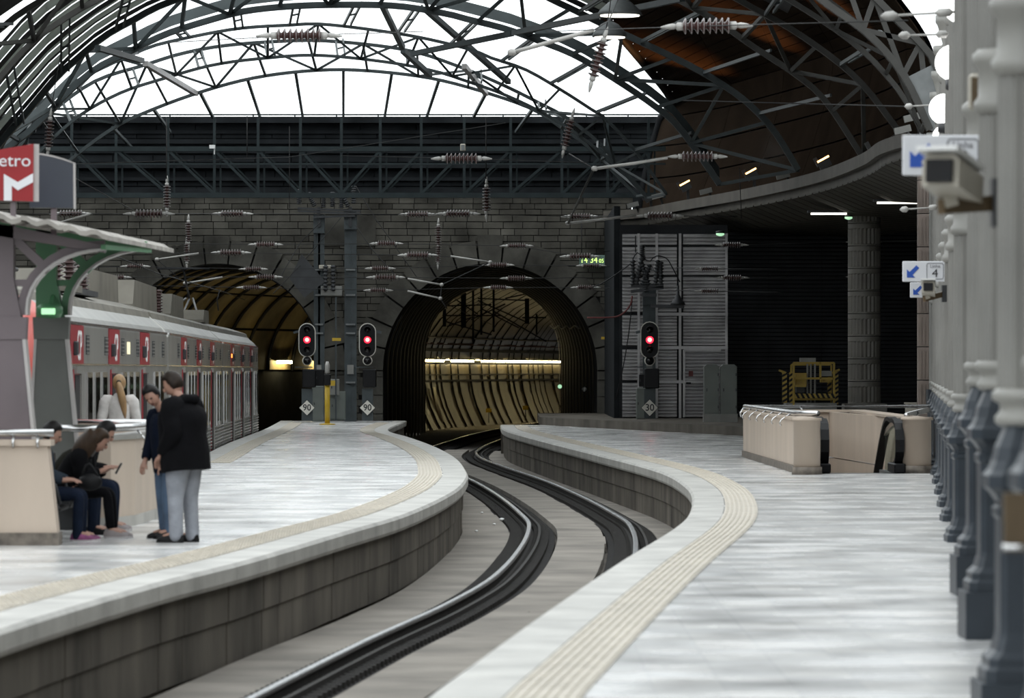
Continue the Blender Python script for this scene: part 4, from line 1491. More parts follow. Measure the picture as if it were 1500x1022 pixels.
MB().tube([(6.98, 84.5, zt - .04), (9.0, 100.2, zt), (4.86, 99.4, zt), (4.82, 98.9, zt), (4.86, 98.0, zt), (5.02, 84.5, zt), (5.35, 83.6, zt)], .05, n=10).build('handrail', 'steel', hr)
for t in range(6):
    y = 96.8 - t * 2.3
    x = 4.74 + (98 - y) * .01
    MB().tube([(x - .06, y, .80), (x - .09, y, .84), (x - .06, y, .9), (x + .1, y, zt - .02)], .016, n=6).build('handrail_bracket', 'steel', hr)
MB().tube([(4.75, 98.8, .82), (4.72, 98.8, .9), (4.82, 98.8, zt)], .03, n=6).build('handrail_bracket', 'steel', hr)
MB().tube([(6.0, 98.8, .95), (6.0, 99.4, zt)], .02, n=6).build('handrail_bracket', 'steel', hr)


def newel(x, Y, label, glassy):
    e = thing('escalator', (x, Y, 0), label, 'escalator', 'escalator balustrades')
    # balustrade end seen head on: rubber handrail loop over a skirt
    loop = [(x, Y + 7.5, -1.3), (x, Y + 3.2, .70), (x, Y + 1.2, .90), (x, Y + .35, .86), (x, Y + .08, .70), (x, Y, .5), (x, Y + .08, .30), (x, Y + .35, .17), (x, Y + 1.1, .12)]
    MB().sweep([Vector(p) for p in spline([Vector(p) for p in loop], 50)], [(-.035, -.075), (.035, -.075), (.035, .075), (-.035, .075)], up=Vector((1, 0, 0))).build('handrail', 'black', e)
    m = MB()
    m.sweep([Vector(p) for p in spline([Vector((x + .0, p[1] + .07, p[2] + (-.05 if p[2] > .5 else .05))) for p in loop[1:]], 40)], [(-.045, -.03), (.045, -.03), (.045, .03), (-.045, .03)], up=Vector((1, 0, 0)))
    m.build('handrail_guide', 'steel', e)
    poly = [(x, Y + 3.2, .62), (x, Y + 1.2, .82), (x, Y + .45, .78), (x, Y + .18, .64), (x, Y + .12, .45), (x, Y + .3, .25), (x, Y + 1.1, .16), (x, Y + 3.2, -.1)]
    MB().prism(poly, (-.008, 0, 0), (.008, 0, 0)).build('balustrade', 'balustrade_glass', e)
    MB().bevbox((x, Y + .7, .08), (.20, 1.5, .17), .02).build('skirt', 'black', e)
    MB().b2((x - .05, Y + .3, -1.5), (x + .05, Y + 4, -.02)).build('skirt', 'mid_metal', e)
    return e


newel(5.44, 83.05, 'left escalator end with black rubber handrail beside the rounded wall', False)
newel(6.74, 83.05, 'right escalator end with steel and black handrail', True)
e = bpy.data.objects['escalator']
MB().prism([(5.55, 83.2, -.02), (6.64, 83.2, -.02), (6.64, 86, -.06), (6.64, 98, -3.9), (5.55, 98, -3.9), (5.55, 86, -.06)], (0, 0, -.1), (0, 0, 0)).build('step_ramp', 'mid_metal', e)

# low box beside the pilaster
lb = thing('ballot_box', (at(1342, 600, 125).x, 125, 0), 'low pale box at the foot of the pink pilaster', 'box')
MB().bevbox((lb.location.x, 125, .45), (.55, .4, .9), .02).build('case', 'beige_box', lb)
MB().box((lb.location.x, 125, .92), (.6, .45, .04)).build('lid', 'beige_box', lb)

# ================================================================== CABINET, LIFT
cb = thing('equipment_cabinet', (at(1056, 612, 141).x, 141, STEP_Z), 'tall grey-green two-door equipment cabinet by the slatted wall', 'cabinet')
x = cb.location.x
for k, (dx, w) in enumerate(((-.28, .44), (.22, .48))):
    cy = 141 + (0.12 if k == 0 else -.05)
    m = MB().b2((x + dx - w / 2, cy - .25, STEP_Z + .24), (x + dx + w / 2, cy + .25, STEP_Z + 1.62))
    m.prism([(x + dx - w / 2 - .01, cy - .27, STEP_Z + 1.62), (x + dx + w / 2 + .01, cy - .27, STEP_Z + 1.62), (x + dx + w / 2 - .08, cy - .27, STEP_Z + 1.70), (x + dx - w / 2 + .08, cy - .27, STEP_Z + 1.70)], (0, 0, 0), (0, .54, 0))
    m.build('body', 'cabinet', cb)
    d = MB().box((x + dx, cy - .262, STEP_Z + .92), (w - .05, .02, 1.3)).build('door', 'cabinet', cb)
    MB().box((x + dx - w * .32, cy - .285, STEP_Z + .95), (.03, .03, .09)).build('handle', 'dark_metal', d)
    for hz in (.45, .95, 1.4):
        MB().box((x + dx + w * .44, cy - .28, STEP_Z + hz), (.03, .03, .08)).build('hinge', 'dark_metal', d)
    MB().b2((x + dx - w / 2 - .02, cy - .28, STEP_Z), (x + dx + w / 2 + .02, cy + .28, STEP_Z + .24)).build('plinth', 'box_grey', cb)

LY = 138.0
sl_ = FPX / LY
lf = thing('work_lift', (at(1184, 600, LY).x, LY, STEP_Z), 'yellow and black striped mobile work lift parked before the dark wall', 'lift')


def lp2(px, py, dy=0):
    p = at(px, py, LY)
    p.y += dy
    return p


for a, b in (((1161, 531), (1161, 596)), ((1220, 531), (1220, 590)), ((1161, 531.5), (1220, 531.5)), ((1161, 554), (1220, 554)), ((1163, 565), (1179, 565)), ((1200, 531), (1200, 554))):
    MB().bar(lp2(*a, -.5), lp2(*b, -.5), .06).build('guard_rail', 'lift_yellow', lf)
for a, b in (((1161, 534), (1161, 596)), ((1220, 534), (1220, 590)), ((1161, 534), (1220, 534))):
    MB().bar(lp2(*a, .7), lp2(*b, .7), .05).build('guard_rail', 'lift_yellow', lf)


def striped(x0, y0, x1, y1, dy, vertical):
    """hazard board: yellow plate with black diagonal bars"""
    a, b = lp2(x0, y1, dy), lp2(x1, y0, dy)
    o = MB().b2((a.x, a.y - .02, a.z), (b.x, a.y + .02, b.z)).build('hazard_board', 'lift_yellow', lf)
    w, h = b.x - a.x, b.z - a.z
    n = max(2, int((h if vertical else w) / .13))
    m = MB()
    for k in range(n):
        if vertical:
            z = a.z + h * k / n
            m.prism([(a.x, a.y - .021, z), (b.x, a.y - .021, z + h / n * .55), (b.x, a.y - .021, min(z + h / n * 1.05, b.z)), (a.x, a.y - .021, z + h / n * .5)], (0, -.004, 0), (0, .002, 0))
        else:
            xx = a.x + w * k / n
            m.prism([(xx + w / n * .5, a.y - .021, a.z), (xx + w / n, a.y - .021, a.z), (xx + w / n * .5, a.y - .021, b.z), (xx, a.y - .021, b.z)], (0, -.004, 0), (0, .002, 0))
    m.build('stripes', 'black', o)


striped(1163, 576, 1222, 583, -.55, False)
striped(1145, 545, 1152, 590, -.3, True)
striped(1155, 545, 1161, 590, -.35, True)
striped(1221, 545, 1227, 592, -.3, True)
striped(1213, 545, 1219, 575, .3, True)
MB().b2(lp2(1161, 586, -.4), lp2(1222, 581, .7)).build('platform', 'lift_yellow', lf)
for px in (1183, 1188, 1194):
    MB().bar(lp2(px, 600, .1), lp2(px, 526, .1), .07, .05).build('mast', 'box_grey', lf)
MB().b2(lp2(1172, 530, 0), lp2(1195, 524, .3)).build('mast_head', 'box_grey', lf)
MB().b2(lp2(1164, 565, -.2), lp2(1181, 546, .1)).build('tool_box', 'lift_yellow', lf)
MB().b2(lp2(1201, 551, -.1), lp2(1218, 543, .3)).build('control_box', 'box_grey', lf)
MB().b2(lp2(1202, 560, -.2), lp2(1217, 554, .3)).build('control_box', 'lift_yellow', lf)
MB().b2(lp2(1166, 575, -.1), lp2(1178, 566, .3)).build('motor', 'dark_metal', lf)
m = MB()
m.b2(lp2(1150, 607, -.5), lp2(1224, 590, .8))
m.build('chassis', 'box_grey', lf)
for a, b in (((1140, 542), (1150, 546)), ((1218, 546), (1229, 541))):
    MB().bar(lp2(*a, -.3), lp2(*b, -.3), .06).build('outrigger', 'lift_yellow', lf)
for px in (1156, 1216):
    for dy in (-.4, .6):
        q = lp2(px, 606, dy)
        q.z = STEP_Z + .14
        MB().lathe([(.14, -.05), (.14, .05)], q, n=14, axis='X').build('wheel', 'black', lf)

# ================================================================== TRAIN
TJ = [Vector((-6.16, 62.0, 0)), Vector((-6.36, 88.4, 0)), Vector((-7.08, 116.9, 0)), Vector((-7.60, 143.2, 0))]
SIDE = [(-.18, -.45), (0, -.30), (0, 2.42), (-.10, 2.56), (-.35, 2.78), (-.80, 2.95), (-1.45, 3.02), (-2.1, 2.95), (-2.55, 2.78), (-2.80, 2.56), (-2.90, 2.42), (-2.90, -.30), (-2.72, -.45)]
CAR_L = 26.2


def make_car(lead):
    """car along +Y from 0 to CAR_L, platform side at x=0"""
    c = thing('train_car', (0, 0, 0))
    rows = []
    for y, ins in ((0, .12), (.15, 0), (CAR_L - .15, 0), (CAR_L, .12)):
        rows.append([Vector((x + (-ins if x > -1.45 else ins), y, z - (ins if z > 2 else 0))) for x, z in SIDE])
    m = MB().grid(rows, smooth=False)
    for r in (rows[0], rows[-1]):
        m.add(r, [tuple(range(len(r)))])
    m.build('body', 'brushed_train', c)
    MB().sweep([(-1.45, .2, 2.62), (-1.45, CAR_L - .2, 2.62)], [(-1.15, .10), (1.15, .10), (1.1, .24), (.6, .40), (0, .44), (-.6, .40), (-1.1, .24)]).build('roof', 'train_roof', c)
    MB().b2((-.004, .15, 1.86), (.012, CAR_L - .15, 1.885)).build('drip_strip', 'steel', c)
    MB().b2((-.05, .15, 2.44), (.010, CAR_L - .15, 2.48)).build('cantrail', 'steel', c)
    for k in range(10):
        z = -.22 + k * .075
        MB().bar((.01, .2, z), (.01, CAR_L - .2, z), .03, .028).build('corrugation', 'steel', c)
    doors = [6.1, 13.1, 20.1]
    for y in doors:
        d = MB().b2((-.02, y - .72, -.28), (.018, y + .72, 1.80)).build('door', 'train_red', c)
        MB().b2((.0, y - .52, -.24), (.026, y + .28, 1.72)).build('door_opening', 'black', d)  # black slab painted as the unlit interior behind an open door
        MB().b2((.0, y + .30, -.24), (.05, y + .46, 1.74)).build('door_leaf', 'brushed_train', d)
        MB().b2((.0, y - .58, 1.74), (.06, y + .58, 1.84)).build('door_track', 'brushed_train', d)
        MB().b2((-.03, y - 1.1, 1.88), (.014, y + 1.1, 2.43)).build('red_panel', 'train_red', c)
        MB().bevbox((.04, y - .55, 2.10), (.07, .22, .2), .015).build('door_lamp', 'dark_metal', c)
        Ml = Matrix.Translation((.018, y + .35, 2.12)) @ Matrix.Rotation(PI / 2, 4, 'Z') @ Matrix.Rotation(PI / 2, 4, 'X')
        text_mesh('logo', 'CP', .62, 'white', c, Ml, .002, 1.05)
        MB().bevbox((.10, y, -.30), (.22, 1.3, .06), .01).build('step_tread', 'tread_yellow', c)
    bays = [(1.6, 2), (9.6, 3), (16.6, 3), (23.6, 2)]
    for yc, nw in bays:
        for q in range(nw):
            y = yc + (q - (nw - 1) / 2) * 1.42
            w = MB().b2((-.02, y - .46, .48), (.03, y + .46, 1.76)).build('window', 'steel', c)
            MB().b2((0, y - .34, .56), (.036, y + .34, 1.68)).build('pane', 'dark_glass', w)
    for y in (8.0, 11.5, 15.0, 18.4, 22.3, 24.9, 3.9):
        g = MB().b2((-.02, y - .26, 2.02), (.014, y + .26, 2.30)).build('vent', 'dark_metal', c)
        for q in range(5):
            MB().b2((0, y - .26, 2.03 + q * .058), (.024, y + .26, 2.05 + q * .058)).build('louver', 'brushed_train', g)
    if lead:
        MB().b2((0, 16.0, 2.05), (.02, 16.45, 2.25)).build('lit_window', 'train_lamp', c)
    MB().b2((-2.7, 1.5, -.95), (-.15, CAR_L - 1.5, -.42)).build('underframe', 'black', c)
    for yb in (4.2, CAR_L - 4.2):
        for q in (-1.1, 1.1):
            MB().lathe([(.46, -.07), (.46, .07), (.1, .075)], (-.35, yb + q, -.45 - .0), n=18, axis='X').build('wheel', 'rusty_rail', c)
    if lead:
        m = MB()
        rows = []
        for k, (y, s, dz) in enumerate(((2.2, 1.0, 0), (0.2, 1.0, 0), (-.7, .985, .03), (-1.3, .93, .10), (-1.7, .80, .3))):
            rows.append([Vector((-1.45 + (x + 1.45) * (s + .008 if s > .98 else s), y, z if z < 0 else z * (1 - dz * .5) + .012)) for x, z in SIDE])
        m.grid(rows)
        m.add(rows[-1], [tuple(range(len(SIDE)))])
        n = m.build('cab_nose', 'nose_red', c)
        MB().b2((-2.2, -1.78, .9), (-.7, -1.55, 2.0)).build('windscreen', 'dark_glass', n)
        MB().b2((-.06, -.55, .85), (.02, .55, 1.85)).build('cab_window', 'dark_glass', n)
    return c


def roof_box(c, y0, y1, z1, x0=-2.1, x1=-.75, slope=.8, name='roof_housing', mtl='train_roof'):
    MB().prism([(x0, y0, 2.95), (x0, y1 + slope, 2.95), (x0, y1, z1), (x0, y0 + slope, z1)], (0, 0, 0), (x1 - x0, 0, 0)).build(name, mtl, c)


def ins_profile(r0, r1, n, h):
    out = [(r0, 0)]
    for k in range(n):
        z = h * (k + .15) / n
        out += [(r0, z), (r1, z + h / n * .3), (r1, z + h / n * .4), (r0, z + h / n * .7)]
    out.append((r0, h))
    return out


car_first = make_car(True)
car_mid = make_car(False)
car_last = copy_tree(car_mid)
for c, i, lbl in ((car_first, 0, 'nearest silver train car with red cab end and red doors, behind the metro canopy'), (car_mid, 1, 'middle silver train car, seen past the two standing men'), (car_last, 2, 'farthest silver train car, at the mouth of the left tunnel')):
    a, b = TJ[i], TJ[i + 1]
    ang = -math.atan2(b.x - a.x, b.y - a.y)
    c.location = a
    c.rotation_euler = (0, 0, ang)
    L = (b - a).length - .25
    c.scale = (1, L / CAR_L, 1)
    tag(c, lbl, 'train car', 'cars of the commuter train')
    # roof equipment sits in the car's own space
    inv = None
S0 = {}


def car_part(c, mb, name, mtl, parent=None):
    """mesh already in car space"""
    me = mb.build(name, mtl, None)
    me.parent = parent or c
    return me


def rb(c, y0, y1, z1, x0=-2.1, x1=-.7, slope=.8, mtl='train_roof', name='roof_housing'):
    car_part(c, MB().prism([(x0, y0, 2.98), (x0, y1 + slope * .3, 2.98), (x0, y1 + slope * .3, 3.08), (x0, y1, z1), (x0, y0 + slope, z1), (x0, y0, 3.05)], (0, 0, 0), (x1 - x0, 0, 0)), name, mtl)


rb(car_first, 4.2, 7.2, 3.55, x1=-1.0, mtl='brushed_train', slope=.2)
for q in range(5):
    car_part(car_first, MB().box((-1.55, 4.1, 3.1 + q * .1), (1.0, .05, .04)), 'louver', 'steel')
car_part(car_first, MB().b2((-1.2, 9.6, 2.98), (-.4, 12.0, 3.09)), 'roof_plate', 'train_roof')
rb(car_first, 18.5, 26.0, 3.52, x0=-2.2, x1=-.9, slope=.6)
rb(car_mid, 2.5, 11.0, 3.52, x0=-2.2, x1=-.8, slope=.6)
rb(car_mid, 17.0, 23.0, 3.5, x0=-2.2, x1=-.8, slope=.6)
rb(car_last, 3.0, 6.0, 3.3, x0=-1.4, x1=-.6, slope=.4)
for (c, x, y, h) in ((car_first, -.95, 13.6, .62), (car_first, -.80, 14.4, .60), (car_first, -.70, 15.6, .48), (car_mid, -.9, 13.4, .5), (car_mid, -1.2, 14.6, .5)):
    car_part(c, MB().lathe([(r, z + 3.02) for r, z in ins_profile(.07, .12, 8, h)], (x, y, 0), n=12), 'roof_insulator', 'porcelain')
car_part(car_first, MB().b2((-1.2, 12.9, 2.98), (-.5, 16.4, 3.07)), 'roof_plate', 'dark_metal')
# pantograph raised on the middle car
for a, b in (((-1.5, 9.5, 3.1), (-1.5, 14.5, 3.75)), ((-1.5, 14.5, 3.75), (-1.5, 11.0, 4.5)), ((-2.2, 11.0, 4.5), (-.8, 11.0, 4.5)), ((-1.0, 9.5, 3.1), (-1.4, 14.5, 3.75)), ((-2.0, 9.5, 3.1), (-1.6, 14.5, 3.75))):
    car_part(car_last, MB().tube([a, b], .03, n=6), 'pantograph_tube', 'dark_metal')
car_part(car_first, MB().tube([(-1.9, 9.0, 3.1), (-1.9, 12.5, 3.45), (-1.9, 17, 3.45)], .04, n=6), 'roof_conduit', 'dark_metal')
q = car_part(car_last, MB().b2((.0, 5.2, 2.10), (.03, 5.7, 2.2)), 'marker_lamp', 'orange_lamp')

# ================================================================== METRO CANOPY ON THE LEFT
def canopy_frame(Y, px_col, colour, low, label):
    """tapered iron post with a pierced curved bracket; px_col: photo column of the post's right neck edge"""
    s = FPX / Y
    x = (px_col - HX) / s                         # right edge at the neck
    t = thing('iron_canopy_post', (x - .14, Y, 0), label, 'post', 'iron canopy frames')
    d = .11
    A, B = Vector((0, -d, 0)), Vector((0, d, 0))
    kz = Y / 47.5
    P = lambda u, z: Vector((x + u * kz, Y, EYE + (z - EYE) * kz if z > .5 else z))
    MB().prism([P(-.42, 0), P(.17, 0), P(.11, .95), P(0, 2.12), P(-.30, 2.12), P(-.36, .95)], A, B).build('post', low, t)
    MB().prism([P(-.32, 2.10), P(.02, 2.10), P(.03, 2.32), P(-.33, 2.32)], A * 1.15, B * 1.15).build('collar', low, t)
    arc = [P(.02, 2.34)] + [P(.02 + .78 * (1 - math.cos(a)), 2.40 + .60 * math.sin(a)) for a in [PI / 2 * k / 9 for k in range(10)]]
    # curved lower flange
    arcw = [Vector((p.x, p.y, p.z)) for p in arc]
    MB().sweep(arcw, [(0, -.07), (.085, -.07), (.085, .07), (0, .07)], up=Vector((0, 1, 0))).build('bracket_rib', colour, t)
    MB().sweep(arcw, [(-.025, -.14), (0, -.14), (0, .14), (-.025, .14)], up=Vector((0, 1, 0))).build('bracket_flange', 'pale_trim', t)
    MB().prism([P(-.30, 2.30), P(-.02, 2.30), P(-.10, 2.70), P(-.10, 3.22), P(-.30, 3.25)], A, B).build('bracket_web', colour, t)
    MB().prism([P(-.9, 3.22), P(-.10, 3.10), P(.80, 2.96), P(.80, 3.03), P(-.10, 3.22), P(-.9, 3.36)], A, B).build('top_rail', colour, t)
    MB().bar(P(-.12, 3.12), P(.24, 2.78), .12, .09).build('brace', colour, t)
    MB().bar(P(-.12, 2.66), P(.10, 2.66), .12, .07).build('brace', colour, t)
    MB().sweep([P(.17, .02), P(.11, .95), P(0.0, 2.10)], [(-.125, -.012), (.125, -.012), (.125, .02), (-.125, .02)], up=Vector((1, 0, 0))).build('edge_flange', 'pale_trim', t)
    MB().sweep([P(-.42, .02), P(-.36, .95), P(-.30, 2.10)], [(-.125, -.012), (.125, -.012), (.125, .02), (-.125, .02)], up=Vector((-1, 0, 0))).build('edge_flange', 'pale_trim', t)
    return t, x


f1, fx1 = canopy_frame(49.4, 36, 'mauve_iron', 'mauve_iron', 'near mauve-grey iron canopy post with pierced curved bracket, at the left edge')
f2, fx2 = canopy_frame(55.0, 98, 'green_iron', 'grey_iron', 'second iron canopy post with green curved bracket, behind the mauve one')
p = at(74, 455, 54.6)
gl = thing('canopy_lamp', p, 'round green-lit lamp under the green canopy bracket', 'lamp')
MB().lathe([(.04, -.09), (.12, -.08), (.15, -.02), (.15, .04), (.10, .08)], p + Vector((0, -.1, 0)), n=16).build('housing', 'green_iron', gl)
MB().bevbox(p + Vector((0, -.26, -.01)), (.16, .03, .07), .01).build('lens', 'green_lamp', gl)
MB().bar(p + Vector((0, -.06, .06)), p + Vector((0, .40, .2)), .04).build('stem', 'green_iron', gl)
# corrugated sheets of the canopy roof: their wavy near edge shows
cr = thing('canopy_roof', (fx1, 46, 3.1), 'weathered corrugated sheet roof of the metro entrance canopy', 'roof')
k = 0
for si, (u0, u1) in enumerate(((-1.4, -.75), (-.75, -.35), (-.35, 0.0), (0.0, .42), (.42, .86))):
    rows = []
    for yy in (48.6, 51.5, 55, 59):
        xx = fx1 + (fx2 - fx1) * (yy - 49.4) / 5.6
        row = []
        for j in range(9):
            u = (u0 + (u1 - u0) * j / 8 + .03) * 1.04
            z = 3.30 - .17 * u + .022 * math.sin(u * 26) + (.02 if si % 2 else 0) + .05 * max(0, -.3 - u)
            kr = 1 + (yy / 49.4 - 1) * .45
            row.append(Vector((xx + u * kr, yy, EYE + (z - EYE) * kr)))
        rows.append(row)
    MB().grid(rows, smooth=False, thick=(0, 0, .05)).build('roof_sheet', 'old_sheet', cr)
MB().bar((fx1 + .83, 49.2, 3.06), (fx2 + .92, 55.4, 3.18), .05, .05).build('eaves_bar', 'green_iron', cr)
# metro sign
SY = 50.0
ms = thing('metro_sign', at(20, 300, SY), 'red metro sign with white lettering and M on posts above the canopy', 'sign')
a = lambda px, py, dy=0: Vector((at(px, py, SY).x, SY + dy, at(px, py, SY).z))
MB().prism([a(-52, 292), a(49, 295), a(49.5, 211), a(-52, 228)], (0, -.05, 0), (0, .05, 0)).build('board', 'metro_red', ms)
mc = a(12, 236, -.055)
text_mesh('lettering', 'metro', .185, 'sign_white', ms, facing(mc), .004, 1.05)
mm = [(4, 294), (4, 254), (27, 268.5), (50, 254), (50, 266), (27, 279), (14.5, 270), (14.5, 294)]
MB().prism([a(px, py, -.056) for px, py in [(6.5, 294), (6.5, 255), (27, 267), (49.2, 254), (49.2, 267), (27, 279), (18, 272), (18, 294)]], (0, -.004, 0), (0, .004, 0)).build('emblem', 'sign_white', ms)
MB().bar(a(49.5, 211), a(49.2, 295), .012, .11).build('board_edge', 'pale_trim', ms)
for px in (19,):
    MB().bar(a(px, 294, .02), a(px, 345, .02), .055).build('post', 'mauve_iron', ms)
db = thing('sign_back_board', at(80, 300, SY + 1.2), 'dark blue-grey board with pale curved edge beside the red metro sign', 'sign')
a2 = lambda px, py, dy=0: Vector((at(px, py, SY + 1.2).x, SY + 1.2 + dy, at(px, py, SY + 1.2).z))
top = [(50, 225), (62, 226), (78, 229), (94, 233.5), (109, 239)]
MB().prism([a2(44, 304), a2(109, 305)] + [a2(*q) for q in reversed(top)] + [a2(44, 224)], (0, -.05, 0), (0, .05, 0)).build('board', 'sign_dark', db)
MB().sweep([a2(*q) for q in top] + [a2(109.5, 306)], [(-.055, -.008), (.055, -.008), (.055, .008), (-.055, .008)]).build('edge_strip', 'pale_trim', db)
MB().bar(a2(79, 304), a2(79, 347), .06).build('post', 'mauve_iron', db)

# ================================================================== STAIR PARAPETS ON THE LEFT PLATFORM
p1_ = thing('stair_parapet', (-5.2, 49.0, 0), 'near pale stone parapet with tapered end at the left edge', 'parapet')
xe = gnd(88, 797).x
MB().prism([(-6.6, 48.9, .13), (xe, 48.9, .13), (xe - .10, 48.9, 1.02), (-6.6, 48.9, 1.02)], (0, 0, 0), (0, .32, 0)).build('wall', 'parapet_stone', p1_)
MB().b2((-6.6, 48.86, 0), (xe + .02, 49.26, .13)).build('base_course', 'granite', p1_)
MB().b2((-6.6, 48.86, 1.02), (xe - .06, 49.26, 1.08)).build('coping', 'parapet_stone', p1_)
h1 = p1_
MB().tube([(-6.6, 48.95, 1.15), (xe - .04, 48.95, 1.15)], .04, n=10).build('handrail', 'steel', h1)
for x in (-5.7, -5.1, -4.85):
    MB().tube([(x, 48.84, 1.0), (x, 48.82, 1.06), (x, 48.95, 1.13)], .014, n=6).build('handrail_bracket', 'steel', h1)
p2_ = thing('stair_parapet', (-4.3, 60, 0), 'farther pale stone parapet running back behind the two standing men', 'parapet')
W2 = [(-4.55, 54.2), (-4.36, 55.2), (-4.22, 60.9), (-4.19, 63.0)]
for i in range(3):
    a_, b_ = W2[i], W2[i + 1]
    d = (Vector(b_) - Vector(a_)).normalized()
    nrm = Vector((-d.y, d.x))
    m = MB()
    m.prism([(a_[0], a_[1], .12), (b_[0], b_[1] - .01, .12), (b_[0] + nrm.x * .28, b_[1] + nrm.y * .28 - .01, .12), (a_[0] + nrm.x * .28, a_[1] + nrm.y * .28, .12)], (0, 0, 0), (0, 0, .88))
    m.build('wall_slab', 'parapet_stone', p2_)
    m = MB()
    m.prism([(a_[0] + .02, a_[1], 0), (b_[0] + .02, b_[1], 0), (b_[0] + nrm.x * .3, b_[1] + nrm.y * .3, 0), (a_[0] + nrm.x * .3, a_[1] + nrm.y * .3, 0)], (0, 0, 0), (0, 0, .12))
    m.build('base_course', 'coping', p2_)
    m = MB()
    m.prism([(a_[0] + .03, a_[1], 1.0), (b_[0] + .03, b_[1], 1.0), (b_[0] + nrm.x * .32, b_[1] + nrm.y * .32, 1.0), (a_[0] + nrm.x * .32, a_[1] + nrm.y * .32, 1.0)], (0, 0, 0), (0, 0, .05))
    m.build('coping', 'cap_paint', p2_)
MB().b2((-5.9, 63, 0), (-4.19, 63.25, 1.02)).build('wall_slab', 'parapet_stone', p2_)
h2 = p2_
MB().tube([(-5.3, 54.4, 1.13), (-4.6, 54.4, 1.13), (-4.40, 55.4, 1.13), (-4.27, 60.9, 1.13), (-4.25, 62.8, 1.13)], .045, n=10).build('handrail', 'steel', h2)
MB().tube([(-5.9, 63.1, 1.1), (-4.25, 63.1, 1.1)], .045, n=10).build('handrail', 'steel', h2)
for y in (55.8, 58.0, 60.5):
    x = -4.39 + (y - 55.2) * .021 + .06
    MB().tube([(x, y, .86), (x + .05, y, .92), (x + .02, y, 1.0), (x - .06, y, 1.1)], .014, n=6).build('handrail_bracket', 'steel', h2)

# bench
bn = thing('bench', (-4.97, 51.5, 0), 'black metal bench against the stair parapets', 'bench')
for k in range(4):
    y = 49.62 + k * 1.12
    MB().bevbox((-4.92, y + .5, .35), (.46, .98, .05), .015).build('seat', 'black', bn)
    MB().bevbox((-5.18, y + .5, .66), (.05, .98, .42), .015).build('backrest', 'black', bn)
for y in (49.62, 50.74, 51.86, 52.98, 54.1):
    MB().bar((-5.12, y, .37), (-4.70, y, .37), .05).build('arm_frame', 'dark_metal', bn)
    MB().tube([(-5.17, y, .38), (-5.15, y, .62), (-4.74, y, .60), (-4.69, y, .40)], .02, n=6).build('armrest', 'dark_metal', bn)
for y in (49.85, 53.7):
    MB().b2((-5.12, y - .12, 0), (-4.78, y + .12, .37)).build('pedestal', 'dark_metal', bn)


# ================================================================== PEOPLE
def skin(name, pts, edges, mtl, parent, sub=2, root=0):
    """continuous surface grown round a skeleton: pts = [(pos, rx, ry)], edges"""
    me = bpy.data.meshes.new(name + '_skel')
    me.from_pydata([p[0] for p in pts], edges, [])
    o = bpy.data.objects.new(name + '_skel', me)
    COL.objects.link(o)
    o.modifiers.new('s', 'SKIN')
    if not me.skin_vertices:
        bpy.context.view_layer.objects.active = o
    sv = me.skin_vertices[0].data if len(me.skin_vertices) else None
    if sv is None:
        bpy.ops.mesh.customdata_skin_add()
        sv = me.skin_vertices[0].data
    for i, p in enumerate(pts):
        sv[i].radius = (p[1], p[2] if len(p) > 2 else p[1])
        sv[i].use_root = (i == root)
    o.modifiers['s'].use_smooth_shade = True
    ss = o.modifiers.new('u', 'SUBSURF')
    ss.levels = sub
    ss.render_levels = sub
    dg = bpy.context.evaluated_depsgraph_get()
    out = bpy.data.meshes.new_from_object(o.evaluated_get(dg))
    bpy.data.objects.remove(o)
    out.name = name
    out.materials.clear()
    out.materials.append(MATS[mtl])
    for pl in out.polygons:
        pl.use_smooth = True
    ob = bpy.data.objects.new(name, out)
    COL.objects.link(ob)
    ob.parent = parent
    return ob


def ell(m, c, r, M=None, n=14, squash=None):
    """ellipsoid"""
    c = Vector(c)
    vs, fs = [], []
    k = 10
    for i in range(k + 1):
        a = PI * i / k
        for j in range(n):
            b = 2 * PI * j / n
            v = Vector((r[0] * math.sin(a) * math.cos(b), r[1] * math.sin(a) * math.sin(b), r[2] * math.cos(a)))
            if squash:
                v = squash(v)
            vs.append(c + (M @ v if M is not None else v))
    for i in range(k):
        for j in range(n):
            l = (j + 1) % n
            fs.append((i * n + j, i * n + n + j, i * n + n + l, i * n + l))
    m.add(vs, fs, True)
    return m


